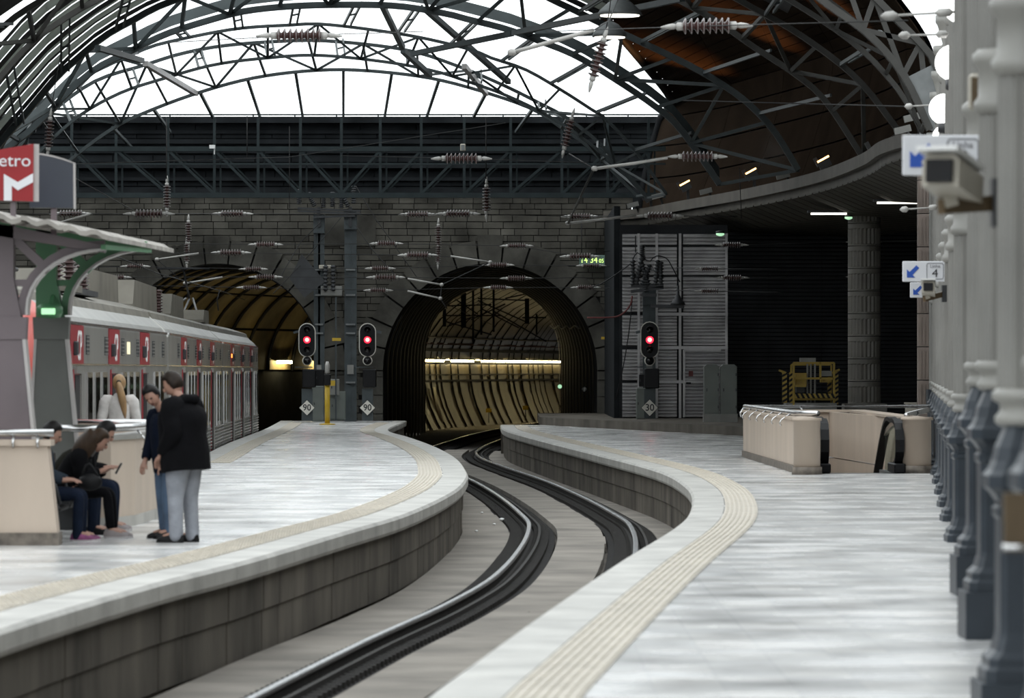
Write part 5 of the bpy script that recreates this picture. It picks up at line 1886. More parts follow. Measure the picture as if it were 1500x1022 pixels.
def person(loc, yaw, H, pose, look, label):
    """figure in its own space: faces +X locally, then yaw; all joints in metres"""
    t = thing('person', loc, label, 'person')
    t.rotation_euler = (0, 0, yaw)
    k = H / 1.75
    J = {n: Vector(p) * k for n, p in pose.items()}
    b = look.get('bulk', 1.0)
    # ---- body: one continuous surface
    names = ['hip', 'waist', 'chest', 'neck0', 'neck1', 'skull', 'crown']
    rad = {'hip': (.10, .11), 'waist': (.09, .10), 'chest': (.09, .10), 'neck0': (.052, .055), 'neck1': (.055, .055), 'skull': (.062, .056), 'crown': (.05, .045)}
    pts, idx, edges = [], {}, []

    def put(n, r1, r2=None):
        idx[n] = len(pts)
        pts.append((J[n], r1 * k, (r2 or r1) * k))

    for n in names:
        put(n, rad[n][0] * (b if n in ('hip', 'waist', 'chest') else 1), rad[n][1] * (b if n in ('hip', 'waist', 'chest') else 1))
    for a_, b_ in zip(names[:-1], names[1:]):
        edges.append((idx[a_], idx[b_]))
    for s in 'LR':
        for n, r in (('sh', .045), ('el', .040), ('wr', .030), ('palm', .036)):
            put(n + s, r)
        edges += [(idx['chest'], idx['sh' + s]), (idx['sh' + s], idx['el' + s]), (idx['el' + s], idx['wr' + s]), (idx['wr' + s], idx['palm' + s])]
        for n, r in (('th', .085), ('kn', .058), ('an', .040), ('toe', .034)):
            put(n + s, r * (b if n == 'th' else 1))
        edges += [(idx['hip'], idx['th' + s]), (idx['th' + s], idx['kn' + s]), (idx['kn' + s], idx['an' + s]), (idx['an' + s], idx['toe' + s])]
        # fingers rooted inside the palm
        w, pm = J['wr' + s], J['palm' + s]
        d = (pm - w).normalized()
        side = d.cross(Vector((0, 0, 1)))
        side = side.normalized() if side.length > .2 else Vector((0, 1, 0))
        nrm = side.cross(d).normalized()
        for f in range(4):
            off = side * (f - 1.5) * .019 * k
            ln = [.070, .080, .076, .060][f] * k
            i0 = len(pts)
            pts.append((pm + off + d * .03 * k, .0095 * k, .0095 * k))
            pts.append((pm + off + d * (.03 * k + ln * .55) - nrm * .012 * k, .0085 * k, .0085 * k))
            pts.append((pm + off + d * (.03 * k + ln * .9) - nrm * .035 * k, .0075 * k, .0075 * k))
            edges += [(idx['palm' + s], i0), (i0, i0 + 1), (i0 + 1, i0 + 2)]
        i0 = len(pts)
        pts.append((pm - side * .04 * k + d * .005 * k, .011 * k, .011 * k))
        pts.append((pm - side * .052 * k + d * .04 * k - nrm * .02 * k, .009 * k, .009 * k))
        edges += [(idx['palm' + s], i0), (i0, i0 + 1)]
    body = skin('body', pts, edges, 'skin', t, sub=1)
    # ---- head details
    hd = (J['crown'] - J['neck1']).normalized()
    f = Vector(look['face']).normalized()
    f = (f - hd * f.dot(hd)).normalized()
    sd = hd.cross(f).normalized()
    M = Matrix((f, sd, hd)).transposed()
    hc = (J['skull'] + J['crown']) / 2
    m = MB()
    ell(m, hc - hd * .01 * k, Vector((.095, .075, .118)) * k, M)
    m.build('head', 'skin', None).parent = t
    hp = t.children[-1]
    m = MB()
    ell(m, hc + f * .098 * k - hd * .015 * k, Vector((.018, .013, .026)) * k, M, n=8)
    for s in (-1, 1):
        ell(m, hc + sd * s * .076 * k - hd * .012 * k, Vector((.022, .010, .032)) * k, M, n=8)
    o = m.build('nose_and_ears', 'skin', None)
    o.parent = hp
    m = MB()
    for s in (-1, 1):
        ell(m, hc + f * .088 * k + sd * s * .032 * k + hd * .012 * k, Vector((.010, .014, .008)) * k, M, n=8)
    m.build('eyes', 'hair_black', None).parent = hp
    m = MB()
    ell(m, hc + f * .086 * k - hd * .062 * k, Vector((.010, .024, .007)) * k, M, n=8)
    m.build('mouth', 'red_cable', None).parent = hp
    # ---- hair
    m = MB()
    hl = look.get('hair_len', 0)

    def capshape(v):
        # cut the cap away over the face
        if v.x > .045 * k and v.z < .055 * k:
            return Vector((v.x * .55, v.y, max(v.z, -.05 * k)))
        if v.z < -.09 * k and hl == 0:
            return Vector((v.x * .9, v.y * .9, -.09 * k + (v.z + .09 * k) * .3))
        return v
    ell(m, hc + hd * .016 * k - f * .016 * k, Vector((.114, .098, .130)) * k, M, n=18, squash=capshape)
    if hl > 0:
        back = hc - f * .06 * k
        wid = look.get('hair_w', .075)
        pth = [back + hd * .05 * k, back - hd * .06 * k - f * .02 * k, back - hd * .16 * k - f * .03 * k + Vector(look.get('hair_drift', (0, 0, 0))) * .5, back - hd * hl * k - f * .02 * k + Vector(look.get('hair_drift', (0, 0, 0)))]
        m.tube(spline(pth, 9), [wid * k * q for q in (.9, 1.0, 1.05, 1.1, 1.1, 1.05, .95, .75, .35)], n=12)
    o = m.build('hair', look['hair'], None)
    o.parent = t
    if look.get('ponytail'):
        m = MB()
        b0 = hc - f * .10 * k + hd * .03 * k
        dr = Vector(look.get('hair_drift', (0, 0, 0)))
        pth = [b0, b0 - f * .05 * k - hd * .02 * k, b0 - f * .07 * k - hd * .15 * k + dr * .3, b0 - f * .06 * k - hd * .32 * k + dr * .7, b0 - f * .04 * k - hd * .52 * k + dr]
        m.tube(spline(pth, 11), [.028 * k, .034 * k, .045 * k, .052 * k, .056 * k, .056 * k, .052 * k, .046 * k, .038 * k, .026 * k, .01 * k], n=10)
        m.build('ponytail', look['hair'], None).parent = o
        m = MB()
        m.tube([b0 - f * .02 * k, b0 - f * .045 * k - hd * .015 * k], .036 * k, n=10)
        m.build('hair_band', 'hair_black', None).parent = o
    # ---- clothes
    tk = look.get('jacket_r', 1.0)
    P, E, ix = [], [], {}

    def pj(n, p, r1, r2=None):
        ix[n] = len(P)
        P.append((Vector(p), r1 * k, (r2 or r1) * k))
    hem = look.get('hem', .10)
    down = (J['hip'] - J['waist']).normalized()
    w_ = tk * b
    spine = [(J['hip'] + down * hem * k, .150 * w_, .186 * w_), (J['hip'], .152 * w_, .190 * w_), (J['waist'], .145 * w_, .178 * w_), (J['waist'].lerp(J['chest'], .6), .148 * w_, .188 * w_), (J['chest'], .142 * w_, .196 * w_), (J['chest'].lerp(J['neck0'], .45), .122 * w_, .180 * w_), (J['chest'].lerp(J['neck0'], .80), .098 * tk, .135 * tk), (J['neck0'], .080 * tk, .092 * tk), (J['neck0'].lerp(J['neck1'], .45), .072, .074)]
    rows = []
    ys = Vector((0, 1, 0))
    for i_, (c_, ra, rb_) in enumerate(spine):
        d_ = (spine[min(i_ + 1, len(spine) - 1)][0] - spine[max(i_ - 1, 0)][0]).normalized()
        fw = ys.cross(d_).normalized()
        rows.append([c_ + fw * (ra * k * math.cos(2 * PI * j_ / 20)) + ys * (rb_ * k * math.sin(2 * PI * j_ / 20)) for j_ in range(21)])
    m = MB().grid(rows)
    m.add(rows[0][:20], [tuple(range(20))])
    m.add(rows[-1][:20], [tuple(range(20))])
    jk = m.build(look.get('top_name', 'jacket'), look['top'], None)
    jk.parent = t
    for s in 'LR':
        sh_, el_ = J['sh' + s], J['el' + s]
        wr_ = el_.lerp(J['wr' + s], look.get('sleeve', .95))
        m = MB()
        tt = max(tk, 1.0)
        m.tube(spline([sh_.lerp(J['chest'], .45) + Vector((0, 0, .02 * k)), sh_, sh_.lerp(el_, .5), el_, wr_], 15), [q_ * k * tt for q_ in (.085, .092, .094, .092, .088, .084, .080, .076, .073, .071, .068, .064, .060, .056, .050)], n=12)
        m.build('sleeve', look['top'], None).parent = jk
    if look.get('hood'):
        m = MB()
        c0 = J['neck0'] - f * .05 * k - Vector((0, 0, .03)) * k
        m.tube([c0 + sd * .13 * k + f * .1 * k, c0 + sd * .10 * k - f * .03 * k, c0 - f * .09 * k - Vector((0, 0, .02)) * k, c0 - sd * .10 * k - f * .03 * k, c0 - sd * .13 * k + f * .1 * k], [.03 * k, .048 * k, .06 * k, .048 * k, .03 * k], n=10)
        m.build('hood', look['top'], None).parent = jk
    P, E, ix = [], [], {}
    lr = look.get('leg_r', 1.0)
    pj('hip', J['hip'], .138 * b, .168 * b)
    pj('waistband', J['hip'].lerp(J['waist'], .6), .13 * b, .16 * b)
    E.append((0, 1))
    for s in 'LR':
        pj('th' + s, J['th' + s], .100 * lr * b)
        pj('md' + s, J['th' + s].lerp(J['kn' + s], .55), .090 * lr * b)
        pj('kn' + s, J['kn' + s], .073 * lr)
        pj('cf' + s, J['kn' + s].lerp(J['an' + s], .4), .068 * lr)
        pj('an' + s, J['kn' + s].lerp(J['an' + s], look.get('cuff', 1.24)), .062 * lr)
        E += [(0, ix['th' + s]), (ix['th' + s], ix['md' + s]), (ix['md' + s], ix['kn' + s]), (ix['kn' + s], ix['cf' + s]), (ix['cf' + s], ix['an' + s])]
    skin('trousers', P, E, look['legs'], t, sub=2)
    for s in 'LR':
        an, toe = J['an' + s], J['toe' + s]
        d = toe - an
        d.z = 0
        d.normalize()
        q = Vector((-d.y, d.x, 0))
        z0 = min(an.z, toe.z) - .055 * k
        z0 = max(z0, -loc[2]) if False else 0.0
        m = MB()
        rows = []
        heel = Vector((an.x, an.y, 0)) - d * .075 * k
        for u, w, h in ((0, .030, .075), (.03, .042, .125), (.09, .047, .13), (.14, .049, .10), (.20, .053, .075), (.25, .049, .062), (.285, .028, .045)):
            c = heel + d * u * k
            rows.append([c + q * (w * math.cos(a_) * k) + Vector((0, 0, (.02 + max(0, math.sin(a_)) * (h - .02)) * k)) for a_ in [PI * j / 8 for j in range(9)]])
        m.grid(rows)
        m.add([Vector(p) for p in rows[0]], [tuple(range(9))])
        m.add([Vector(p) for p in rows[-1]], [tuple(range(9))])
        sh = m.build('shoe', look['shoe'], None)
        sh.parent = t
        m = MB()
        ring = []
        for u, w in ((0, .026), (.03, .04), (.14, .046), (.20, .052), (.26, .046), (.29, .025)):
            ring.append((u, w))
        poly = [heel + d * u * k + q * w * k for u, w in ring] + [heel + d * u * k - q * w * k for u, w in reversed(ring)]
        m.prism(poly, (0, 0, 0), (0, 0, .024 * k))
        m.build('sole', look.get('sole', 'black'), None).parent = sh
    return t


def stand(lean=0.0, head=0.0, aL=None, aR=None, fx=0.0, spread=.10):
    """standing pose: x forward, y left"""
    p = {'hip': (0, 0, .93), 'waist': (.01 + lean * .3, 0, 1.10), 'chest': (.0 + lean * .7, 0, 1.32), 'neck0': (-.01 + lean, 0, 1.46), 'neck1': (.02 + lean * 1.1 + head * .3, 0, 1.53), 'skull': (.035 + lean * 1.2 + head * .7, 0, 1.61 - abs(head) * .1), 'crown': (.03 + lean * 1.2 + head * 1.0, 0, 1.685 - abs(head) * .2)}
    for s, y in (('L', 1), ('R', -1)):
        p['sh' + s] = (lean * .8, .185 * y, 1.40)
        a = (aL if s == 'L' else aR) or ((.02, .25, 1.12), (.10, .24, .88), (.13, .24, .80))
        p['el' + s] = (a[0][0] + lean * .5, a[0][1] * y, a[0][2])
        p['wr' + s] = (a[1][0] + lean * .5, a[1][1] * y, a[1][2])
        p['palm' + s] = (a[2][0] + lean * .5, a[2][1] * y, a[2][2])
        p['th' + s] = (0, .10 * y, .86)
        p['kn' + s] = (.02 + fx * y * .5, spread * y, .49)
        p['an' + s] = (fx * y, spread * y, .09)
        p['toe' + s] = (fx * y + .15, (spread + .03) * y, .05)
    return p


def sit(lean=.12, head=.06, hands=None, knee=.46, foot=.44, spread=.09):
    p = {'hip': (0, 0, .52), 'waist': (.01 + lean * .3, 0, .68), 'chest': (.02 + lean * .8, 0, .89), 'neck0': (.02 + lean * 1.2, 0, 1.02), 'neck1': (.05 + lean * 1.4 + head * .3, 0, 1.09), 'skull': (.07 + lean * 1.5 + head * .8, 0, 1.16), 'crown': (.07 + lean * 1.55 + head * 1.1, 0, 1.235 - head * .3)}
    dz = lean * .5
    for n_, f_ in (('chest', .4), ('neck0', .8), ('neck1', 1.0), ('skull', 1.1), ('crown', 1.15)):
        p[n_] = (p[n_][0], p[n_][1], p[n_][2] - dz * f_)
    hz = hands or ((.16, .21, .72), (.36, .12, .70), (.43, .08, .72))
    for s, y in (('L', 1), ('R', -1)):
        p['sh' + s] = (.02 + lean, .175 * y, .965 - dz * .6)
        p['el' + s] = (hz[0][0], hz[0][1] * y, hz[0][2])
        p['wr' + s] = (hz[1][0], hz[1][1] * y, hz[1][2])
        p['palm' + s] = (hz[2][0], hz[2][1] * y, hz[2][2])
        p['th' + s] = (.09, .10 * y, .51)
        p['kn' + s] = (knee, spread * y + .01 * y, .51)
        p['an' + s] = (foot, spread * y, .09)
        p['toe' + s] = (foot + .15, (spread + .02) * y, .05)
    return p


# standing man in black hooded jacket and pale grey jeans, seen from behind, facing left and away
g1 = gnd(270, 794)
pocket = ((-.06, .29, 1.12), (.10, .24, .92), (.15, .22, .86))
person((g1.x, g1.y, 0), math.radians(150), 1.76, stand(.03, .10, pocket, ((.02, .29, 1.12), (.16, .20, .98), (.24, .16, .98)), .02, .12), {'face': (1, .35, -.3), 'hair': 'hair_dark_brown', 'top': 'cloth_black', 'legs': 'grey_denim', 'shoe': 'black', 'jacket_r': 1.34, 'bulk': 1.20, 'hem': .19, 'hood': True, 'leg_r': 1.22}, 'standing man in black hooded jacket and pale grey jeans, seen from behind')
g2 = gnd(243, 789)
person((g2.x, g2.y + .15, 0), math.radians(215), 1.63, stand(.05, .13, ((.03, .25, 1.12), (.14, .22, .90), (.18, .20, .83)), ((.03, .25, 1.12), (.14, .20, .90), (.18, .18, .83)), .03, .09), {'face': (1, .75, -.5), 'hair': 'hair_black', 'top': 'cloth_navy', 'legs': 'denim_blue', 'shoe': 'black', 'jacket_r': 1.1, 'bulk': .98, 'hem': .16, 'leg_r': 1.12}, 'standing dark-haired man in navy jacket and blue jeans, looking down')
# woman walking away by the train
wp = at(172, 541, 66.5)
person((-5.50, 66.9, 0), math.radians(92), 1.70, stand(.02, -.02, ((-.06, .25, 1.13), (.06, .27, .92), (.10, .27, .85)), ((.0, .25, 1.13), (.10, .25, .95), (.14, .24, .9)), .12, .07), {'face': (1, 0, 0), 'hair': 'hair_blond', 'top': 'knit_white', 'top_name': 'sweater', 'legs': 'cloth_black', 'shoe': 'black', 'jacket_r': 1.0, 'bulk': .90, 'hem': .02, 'ponytail': True, 'hair_drift': (0, -.09, 0), 'leg_r': .95, 'sleeve': .8}, 'woman in white sweater with long blond ponytail, walking beside the train')
# four seated on the bench, facing right
person((-5.02, 50.15, 0), math.radians(-6), 1.70, sit(.06, .05, ((.14, .20, .72), (.34, .12, .66), (.41, .10, .66)), .52, .50), {'face': (1, 0, -.4), 'hair': 'hair_black', 'top': 'denim_jacket', 'legs': 'denim_dark', 'shoe': 'shoe_pink', 'sole': 'shoe_sole', 'jacket_r': .95, 'bulk': .95, 'hem': .04}, 'seated person in denim jacket, dark jeans and pink shoes, half behind the near parapet')
person((-4.98, 52.15, 0), math.radians(-4), 1.66, sit(.22, .08), {'face': (1, -.2, -.7), 'hair': 'hair_brown', 'hair_len': .24, 'hair_w': .10, 'top': 'cloth_olive', 'legs': 'denim_dark', 'shoe': 'black', 'jacket_r': 1.05, 'hem': .05}, 'seated person with brown hair and dark olive jacket, bent forward on the bench')
person((-4.90, 53.35, 0), math.radians(-4), 1.74, sit(.16, .06), {'face': (1, 0, -.4), 'hair': 'hair_black', 'top': 'cloth_black', 'legs': 'denim_dark', 'shoe': 'shoe_grey', 'sole': 'shoe_sole', 'jacket_r': 1.0, 'hem': .05}, 'seated person with black hair at the far end of the bench, mostly hidden')
person((-4.80, 51.10, 0), math.radians(-8), 1.68, sit(.20, .04, ((.26, .20, .70), (.44, .10, .74), (.50, .07, .77)), .52, .56, .08), {'face': (1, .1, -.4), 'hair': 'hair_brown', 'hair_len': .38, 'hair_w': .115, 'top': 'cloth_black', 'legs': 'cloth_black', 'shoe': 'shoe_grey', 'sole': 'shoe_sole', 'jacket_r': 1.08, 'hem': .05, 'leg_r': .88, 'cuff': 1.0}, 'seated woman with long brown hair, black jacket, leggings and grey sneakers')
pv = at(174, 686, 51.0)
ph = thing('phone', pv, 'phone in the hands of the long-haired seated woman', 'phone')
MB().box(pv, (.015, .07, .13), rot=Matrix.Rotation(.5, 3, 'Y')).build('case', 'black', ph)
MB().box(pv + Vector((-.009, 0, .005)), (.004, .062, .118), rot=Matrix.Rotation(.5, 3, 'Y')).build('screen', 'dark_glass', ph)
bg_ = thing('handbag', at(132, 706, 50.62), 'black leather handbag on the lap of the long-haired seated woman', 'bag')
bp_ = at(132, 706, 50.62)
m = MB()
ell(m, bp_, (.13, .05, .09))
m.build('body', 'black', bg_)
MB().tube(spline([bp_ + Vector((-.09, 0, .06)), bp_ + Vector((-.02, 0, .2)), bp_ + Vector((.09, 0, .06))], 9), .012, n=6).build('strap', 'black', bg_)

# ================================================================== SIGNALS
def signal(px, base_py, Y, speed, label, mirror=1):
    s = FPX / Y
    g = thing('railway_signal', at(px, base_py, Y), label, 'signal', 'red railway signals with speed boards')
    p = lambda x, y, dy=0: Vector((at(x, y, Y).x, Y + dy, at(x, y, Y).z))
    gz = p(px, base_py).z
    MB().b2(p(px - 8, base_py, -.08), p(px + 8, 569, .12)).build('pillar', 'pole_metal', g)
    MB().bevbox(p(px + 3, 554, -.05), (.46, .34, .62), .03).build('relay_box', 'black', g)

    def pill(cx, cy, w, h, n=9):
        r = w / 2
        out = []
        for k in range(n):
            a = PI * k / (n - 1)
            out.append((cx + r * math.cos(a), cy + (h / 2 - r) + r * math.sin(a)))
        for k in range(n):
            a = PI + PI * k / (n - 1)
            out.append((cx + r * math.cos(a), cy - (h / 2 - r) + r * math.sin(a)))
        return out
    c = p(px, 498)
    MB().prism([(x, Y - .1, z) for x, z in pill(c.x, c.z, .58, 1.16)], (0, -.02, 0), (0, .02, 0)).build('rim', 'signal_rim', g)
    hd = MB().prism([(x, Y - .13, z) for x, z in pill(c.x, c.z, .52, 1.10)], (0, -.02, 0), (0, .1, 0)).build('head', 'black', g)
    for k, dy in enumerate((-14.5, 0, 14.5)):
        q = p(px, 497.5 + dy, -.16)
        if k == 1:
            MB().lathe([(.118, 0), (.118, .02)], q, n=20, axis='Y').build('red_lamp', 'red_lamp', hd)
            MB().lathe([(.07, -.012), (.07, .001)], q, n=16, axis='Y').build('lamp_core', 'red_core', hd)
        else:
            MB().lathe([(.10, 0), (.10, .02)], q, n=18, axis='Y').build('dark_lamp', 'dark_glass', hd)
        hood = [q + Vector((.125 * math.cos(a), 0, .125 * math.sin(a))) for a in [PI * j / 10 for j in range(11)]]
        MB().grid([hood, [v + Vector((0, -.16, -.02)) for v in hood]]).build('hood', 'black', hd)
    q = p(px, 528, -.1)
    MB().lathe([(.165, 0), (.165, .05)], q, n=22, axis='Y').build('small_rim', 'signal_rim', g)
    MB().lathe([(.135, -.03), (.135, .03)], q, n=22, axis='Y').build('small_lamp', 'black', g)
    MB().lathe([(.07, -.045), (.07, -.02)], q, n=16, axis='Y').build('small_lens', 'dark_glass', g)
    MB().b2(p(px - 6, 513, .0), p(px + 6, 498, .1)).build('head_bracket', 'pole_metal', g)
    MB().bar(p(px - 18, 537.5), p(px + 8, 537.5), .03, .03).build('step_bar', 'pole_metal', g)
    q = p(px - mirror * 20, 487, -.05)
    MB().bar(q, q + Vector((mirror * .26, 0, .06)), .10, .08).build('sighting_lamp', 'pole_metal', g)
    # diamond speed board
    q = p(px, 597, -.16)
    r = .275
    MB().prism([(q.x - r, q.y, q.z), (q.x, q.y, q.z - r), (q.x + r, q.y, q.z), (q.x, q.y, q.z + r)], (0, -.01, 0), (0, .02, 0)).build('speed_rim', 'sign_black', g)
    r = .255
    MB().prism([(q.x - r, q.y - .014, q.z), (q.x, q.y - .014, q.z - r), (q.x + r, q.y - .014, q.z), (q.x, q.y - .014, q.z + r)], (0, -.004, 0), (0, .004, 0)).build('speed_board', 'signal_rim', g)
    text_mesh('numerals', speed, .30, 'sign_black', g, facing((q.x, q.y - .022, q.z)), .003, .95)
    return g


signal(450, 616, 163.5 - 1.5, '90', 'left red signal with 90 speed board, beside the yellow post', 1)
signal(538.5, 616, 163.0 - 1.0, '90', 'middle red signal with 90 speed board, left of the right tunnel', -1)
signal(951.5, 612, 148.0, '30', 'right red signal with 30 speed board, before the silver panels', 1)

# ---- catenary masts between the tunnels
def mast(px, Y, y_top, w, label):
    g = thing('catenary_mast', at(px, 614, Y), label, 'mast', 'catenary masts between the tunnels')
    a, b = at(px, 614, Y), at(px, y_top, Y)
    a.z = 0.0 if px < 900 else STEP_Z
    for dx in (-w / 2, w / 2):
        MB().bar(a + Vector((dx, 0, 0)), b + Vector((dx, 0, 0)), .06, .22).build('channel', 'pole_metal', g)
    MB().bar(a + Vector((0, .05, 0)), b + Vector((0, .05, 0)), w, .05).build('web', 'pole_metal', g)
    for py in (475, 488, 560, 395, 432):
        q = at(px, py, Y)
        MB().b2((q.x - w / 2 - .06, Y - .14, q.z - .03), (q.x + w / 2 + .06, Y + .14, q.z + .03)).build('band', 'mid_metal', g)
    q = at(px, 541, Y)
    MB().b2((q.x - w / 2 - .01, Y - .13, q.z - .16), (q.x + w / 2 + .01, Y - .11, q.z + .16)).build('number_plate', 'box_grey', g)
    q = at(px, y_top + 12, Y)
    MB().b2((q.x - w / 2 - .12, Y - .2, q.z - .3), (q.x + w / 2 + .12, Y + .2, q.z + .35)).build('head', 'pole_metal', g)
    return g


mast(467.5, 165.5, 317, .15, 'left catenary mast, beside the left signal')
mast(513.5, 165.5, 311, .20, 'right catenary mast, beside the middle signal')
mr = mast(951, 150.5, 420, .18, 'short dark mast behind the right signal')


def dark_stack(px, py, Y, h, r, tilt=0.0, label='', parent=None):
    """dark post insulator on a switch frame"""
    p = at(px, py, Y)
    M = Matrix.Rotation(tilt, 3, 'Y')
    m = MB()
    m.lathe(ins_profile(r * .55, r, 8, h), p, n=12, rot=M)
    return m.build('post_insulator', 'dark_metal', parent)


sw = thing('switch_frame', at(480, 312, 165), 'dark high-voltage switch frame with post insulators on top of the two masts', 'switch gear')
for a, b in (((436, 305), (528, 309)), ((436, 309), (528, 313)), ((460, 318), (520, 316))):
    MB().bar(at(*a, 165.2), at(*b, 165.2), .07).build('beam', 'dark_metal', sw)
for px in (467, 513):
    MB().bar(at(px, 303, 165.3), at(px, 332, 165.3), .12).build('stand', 'dark_metal', sw)
for px, py, h, tl_ in ((438, 299, .52, 0), (461, 302, .52, -.45), (474, 304, .5, 0), (487, 303, .52, 0), (500, 305, .5, 0), (510, 303, .62, -.45), (518, 298, .62, 0)):
    dark_stack(px, py, 165.2, h, .10, tl_, parent=sw)
sw2 = thing('switch_frame', at(945, 425, 149), 'dark high-voltage switch frame with post insulators above the right signal', 'switch gear')
for a, b in (((924, 419), (972, 419)), ((924, 427), (972, 421)), ((940, 432), (962, 432)), ((953, 448), (1002, 449))):
    MB().bar(at(*a, 149.4), at(*b, 149.4), .10).build('beam', 'dark_metal', sw2)
for px, py, h, tl_ in ((927, 418, .80, 0), (932, 418, .9, .2), (941, 418, .7, .35), (941, 382, .5, 0), (950, 418, .7, -.3), (960, 418, .8, .1), (968, 418, .75, 0), (946, 428, .6, 0)):
    dark_stack(px, py, 149.4, h, .10, tl_, parent=sw2)
MB().lathe([(.05, 0), (.24, .02), (.20, .1), (.12, .2), (.05, .34), (.04, .62)], at(993, 447, 149.4), n=14).build('bell_insulator', 'dark_metal', sw2)
for k, pts in enumerate([[(927, 380), (934, 370), (950, 383), (960, 375), (976, 378), (985, 392), (996, 413)], [(924, 386), (905, 400), (880, 416), (868, 420)], [(931, 345), (931, 370)]]):
    MB().tube(spline([at(*q, 149.3) for q in pts], 18), .018, n=5).build('jumper_cable', 'black', sw2)
MB().tube(spline([at(*q, 150.6) for q in ((926, 433), (924, 445), (916, 456), (905, 463), (890, 465), (860, 465))], 20), .03, n=6).build('red_conduit', 'red_cable', label='dark red cable looping from the switch frame to the arch', category='cable')
MB().tube(spline([at(*q, 150.8) for q in ((926, 440), (922, 480), (916, 520), (908, 560), (902, 585))], 16), .018, n=5).build('hanging_cable', 'black', label='thin black cable hanging down left of the right signal', category='cable')

# ---- boxes and small things round the signals
def box_thing(name, px0, py0, px1, py1, Y, d, mtl, label, cat, door=True):
    a, b = at(px0, py1, Y), at(px1, py0, Y)
    t = thing(name, ((a.x + b.x) / 2, Y, a.z), label, cat)
    c = (a + b) / 2
    MB().bevbox((c.x, Y + d / 2, c.z), (b.x - a.x, d, b.z - a.z), .02).build('case', mtl, t)
    if door:
        MB().box((c.x, Y - .008, c.z), ((b.x - a.x) * .88, .02, (b.z - a.z) * .9)).build('door', mtl, t)
        MB().box((c.x - (b.x - a.x) * .3, Y - .03, c.z), (.03, .03, .08)).build('handle', 'dark_metal', t)
    return t


box_thing('track_cabinet', 457, 565, 474, 617, 163.4, .4, 'cabinet', 'grey-green cabinet behind the left signal', 'cabinet')
box_thing('track_cabinet', 482, 573, 506, 615, 164.2, .4, 'cabinet', 'grey-green cabinet between the masts behind the yellow post', 'cabinet')
box_thing('track_cabinet', 932, 568, 946, 614, 149.2, .3, 'cabinet', 'narrow pale green cabinet left of the right signal', 'cabinet')
box_thing('meter_box', 483, 555, 497, 579, 164.06, .18, 'box_grey', 'grey-brown meter box behind the yellow post', 'box')
box_thing('junction_box', 470, 419, 501, 433, 165.15, .25, 'box_grey', 'wide pale junction box high between the two masts', 'box')
box_thing('junction_box', 467, 388, 485, 394, 165.15, .25, 'beige_box', 'small pale box near the top of the left mast', 'box', False)
box_thing('control_box', 461, 541, 475, 565, 162.6, .2, 'black', 'black control box right of the left signal', 'box')
box_thing('control_box', 936, 548, 944, 566, 148.6, .2, 'black', 'black control box left of the right signal', 'box')
for k, px in enumerate((481, 492)):
    p = at(px, 432, 165)
    m = MB().lathe(ins_profile(.05, .10, 7, .9), (p.x - .1, 165.1, at(0, 424, 165).z - .05), n=12)
    m.build('drop_insulator', 'dark_metal', label='dark stacked insulator under the pale box of the left mast, ' + ('left one' if k == 0 else 'right one'), category='insulator')
pl = thing('sign_post', at(492, 616, 164.0), 'thin grey post with small orange plate between the masts', 'post')
MB().bar(at(492, 616, 164), at(492, 435, 164), .05).build('pole', 'pole_metal', pl)
MB().box(at(493, 497, 163.95), (.30, .03, .1)).build('plate', 'yellow', pl)
MB().box(at(487, 561, 163.6), (.18, .02, .18)).build('warning_label', 'yellow', pl)
yp = thing('yellow_post', gnd(479.5, 622), 'bright yellow post with dark key box at the platform end', 'post')
a = Vector(yp.location)
sY = FPX / a.y
MB().tube([a, a + Vector((0, 0, 58 / sY))], .085, n=12).build('pole', 'yellow', yp)
MB().lathe([(.26, 0), (.26, .03), (.1, .05)], a, n=14).build('foot', 'yellow', yp)
MB().bevbox(a + Vector((0, -.05, 66 / sY)), (.22, .2, .36), .02).build('key_box', 'black', yp)
MB().lathe([(.04, 0), (.08, .04), (.08, .3), (.04, .42)], a + Vector((0, 0, 74 / sY)), n=12).build('lamp_top', 'fitting', yp)
for k, (px, py) in enumerate(((887, 495),)):
    MB().box(at(px, py, WY - .25), (.30, .03, .09)).build('number_plate', 'yellow', label='small orange plate on the arch stones right of the tunnel', category='plate')
# track-side lamps in the right tunnel mouth
for k, (px, py, Y) in enumerate(((856, 570, 175), (820, 566, 205))):
    p = at(px, py, Y)
    t = thing('tunnel_bulkhead_lamp', p, 'small pale green lamp on the right wall of the dark tunnel mouth, ' + ('nearer one' if k == 0 else 'farther one'), 'lamp')
    MB().lathe([(.02, -.04), (.09, -.02), (.09, .02)], p, n=12, axis='Y').build('lens', 'green_lamp' if k else 'fitting', t)
    MB().lathe([(.11, .0), (.11, .05)], p + Vector((0, .02, 0)), n=12, axis='Y').build('rim', 'dark_metal', t)
fe = MB()
fe.tube(spline([at(806 + i * 6, 477 + (4 if i % 2 else 0), 200 - i * 3.6) for i in range(8)], 30), .03, n=5)
fe.build('festoon_cable', 'arm_tube', label='pale looped cable along the right wall of the tunnel mouth', category='cable')

# ---- digital clock
ck = thing('digital_clock', at(868, 381, 167.5), 'green-lit digital clock on the stone wall showing the time', 'clock')
p = at(868, 381, 167.5)
MB().bevbox(p + Vector((0, .1, 0)), (.92, .3, .36), .03).build('case', 'clock_face', ck)
text_mesh('time_digits', '14 34', .30, 'clock_digit', ck, facing(p + Vector((-.13, -.056, 0))), .004, .9)
text_mesh('seconds_digits', '05', .20, 'clock_digit', ck, facing(p + Vector((.31, -.056, -.03))), .004, .9)
MB().tube([at(852, 320, 167.5), at(852, 376, 167.5)], .02, n=6).build('hanger', 'wire', ck)

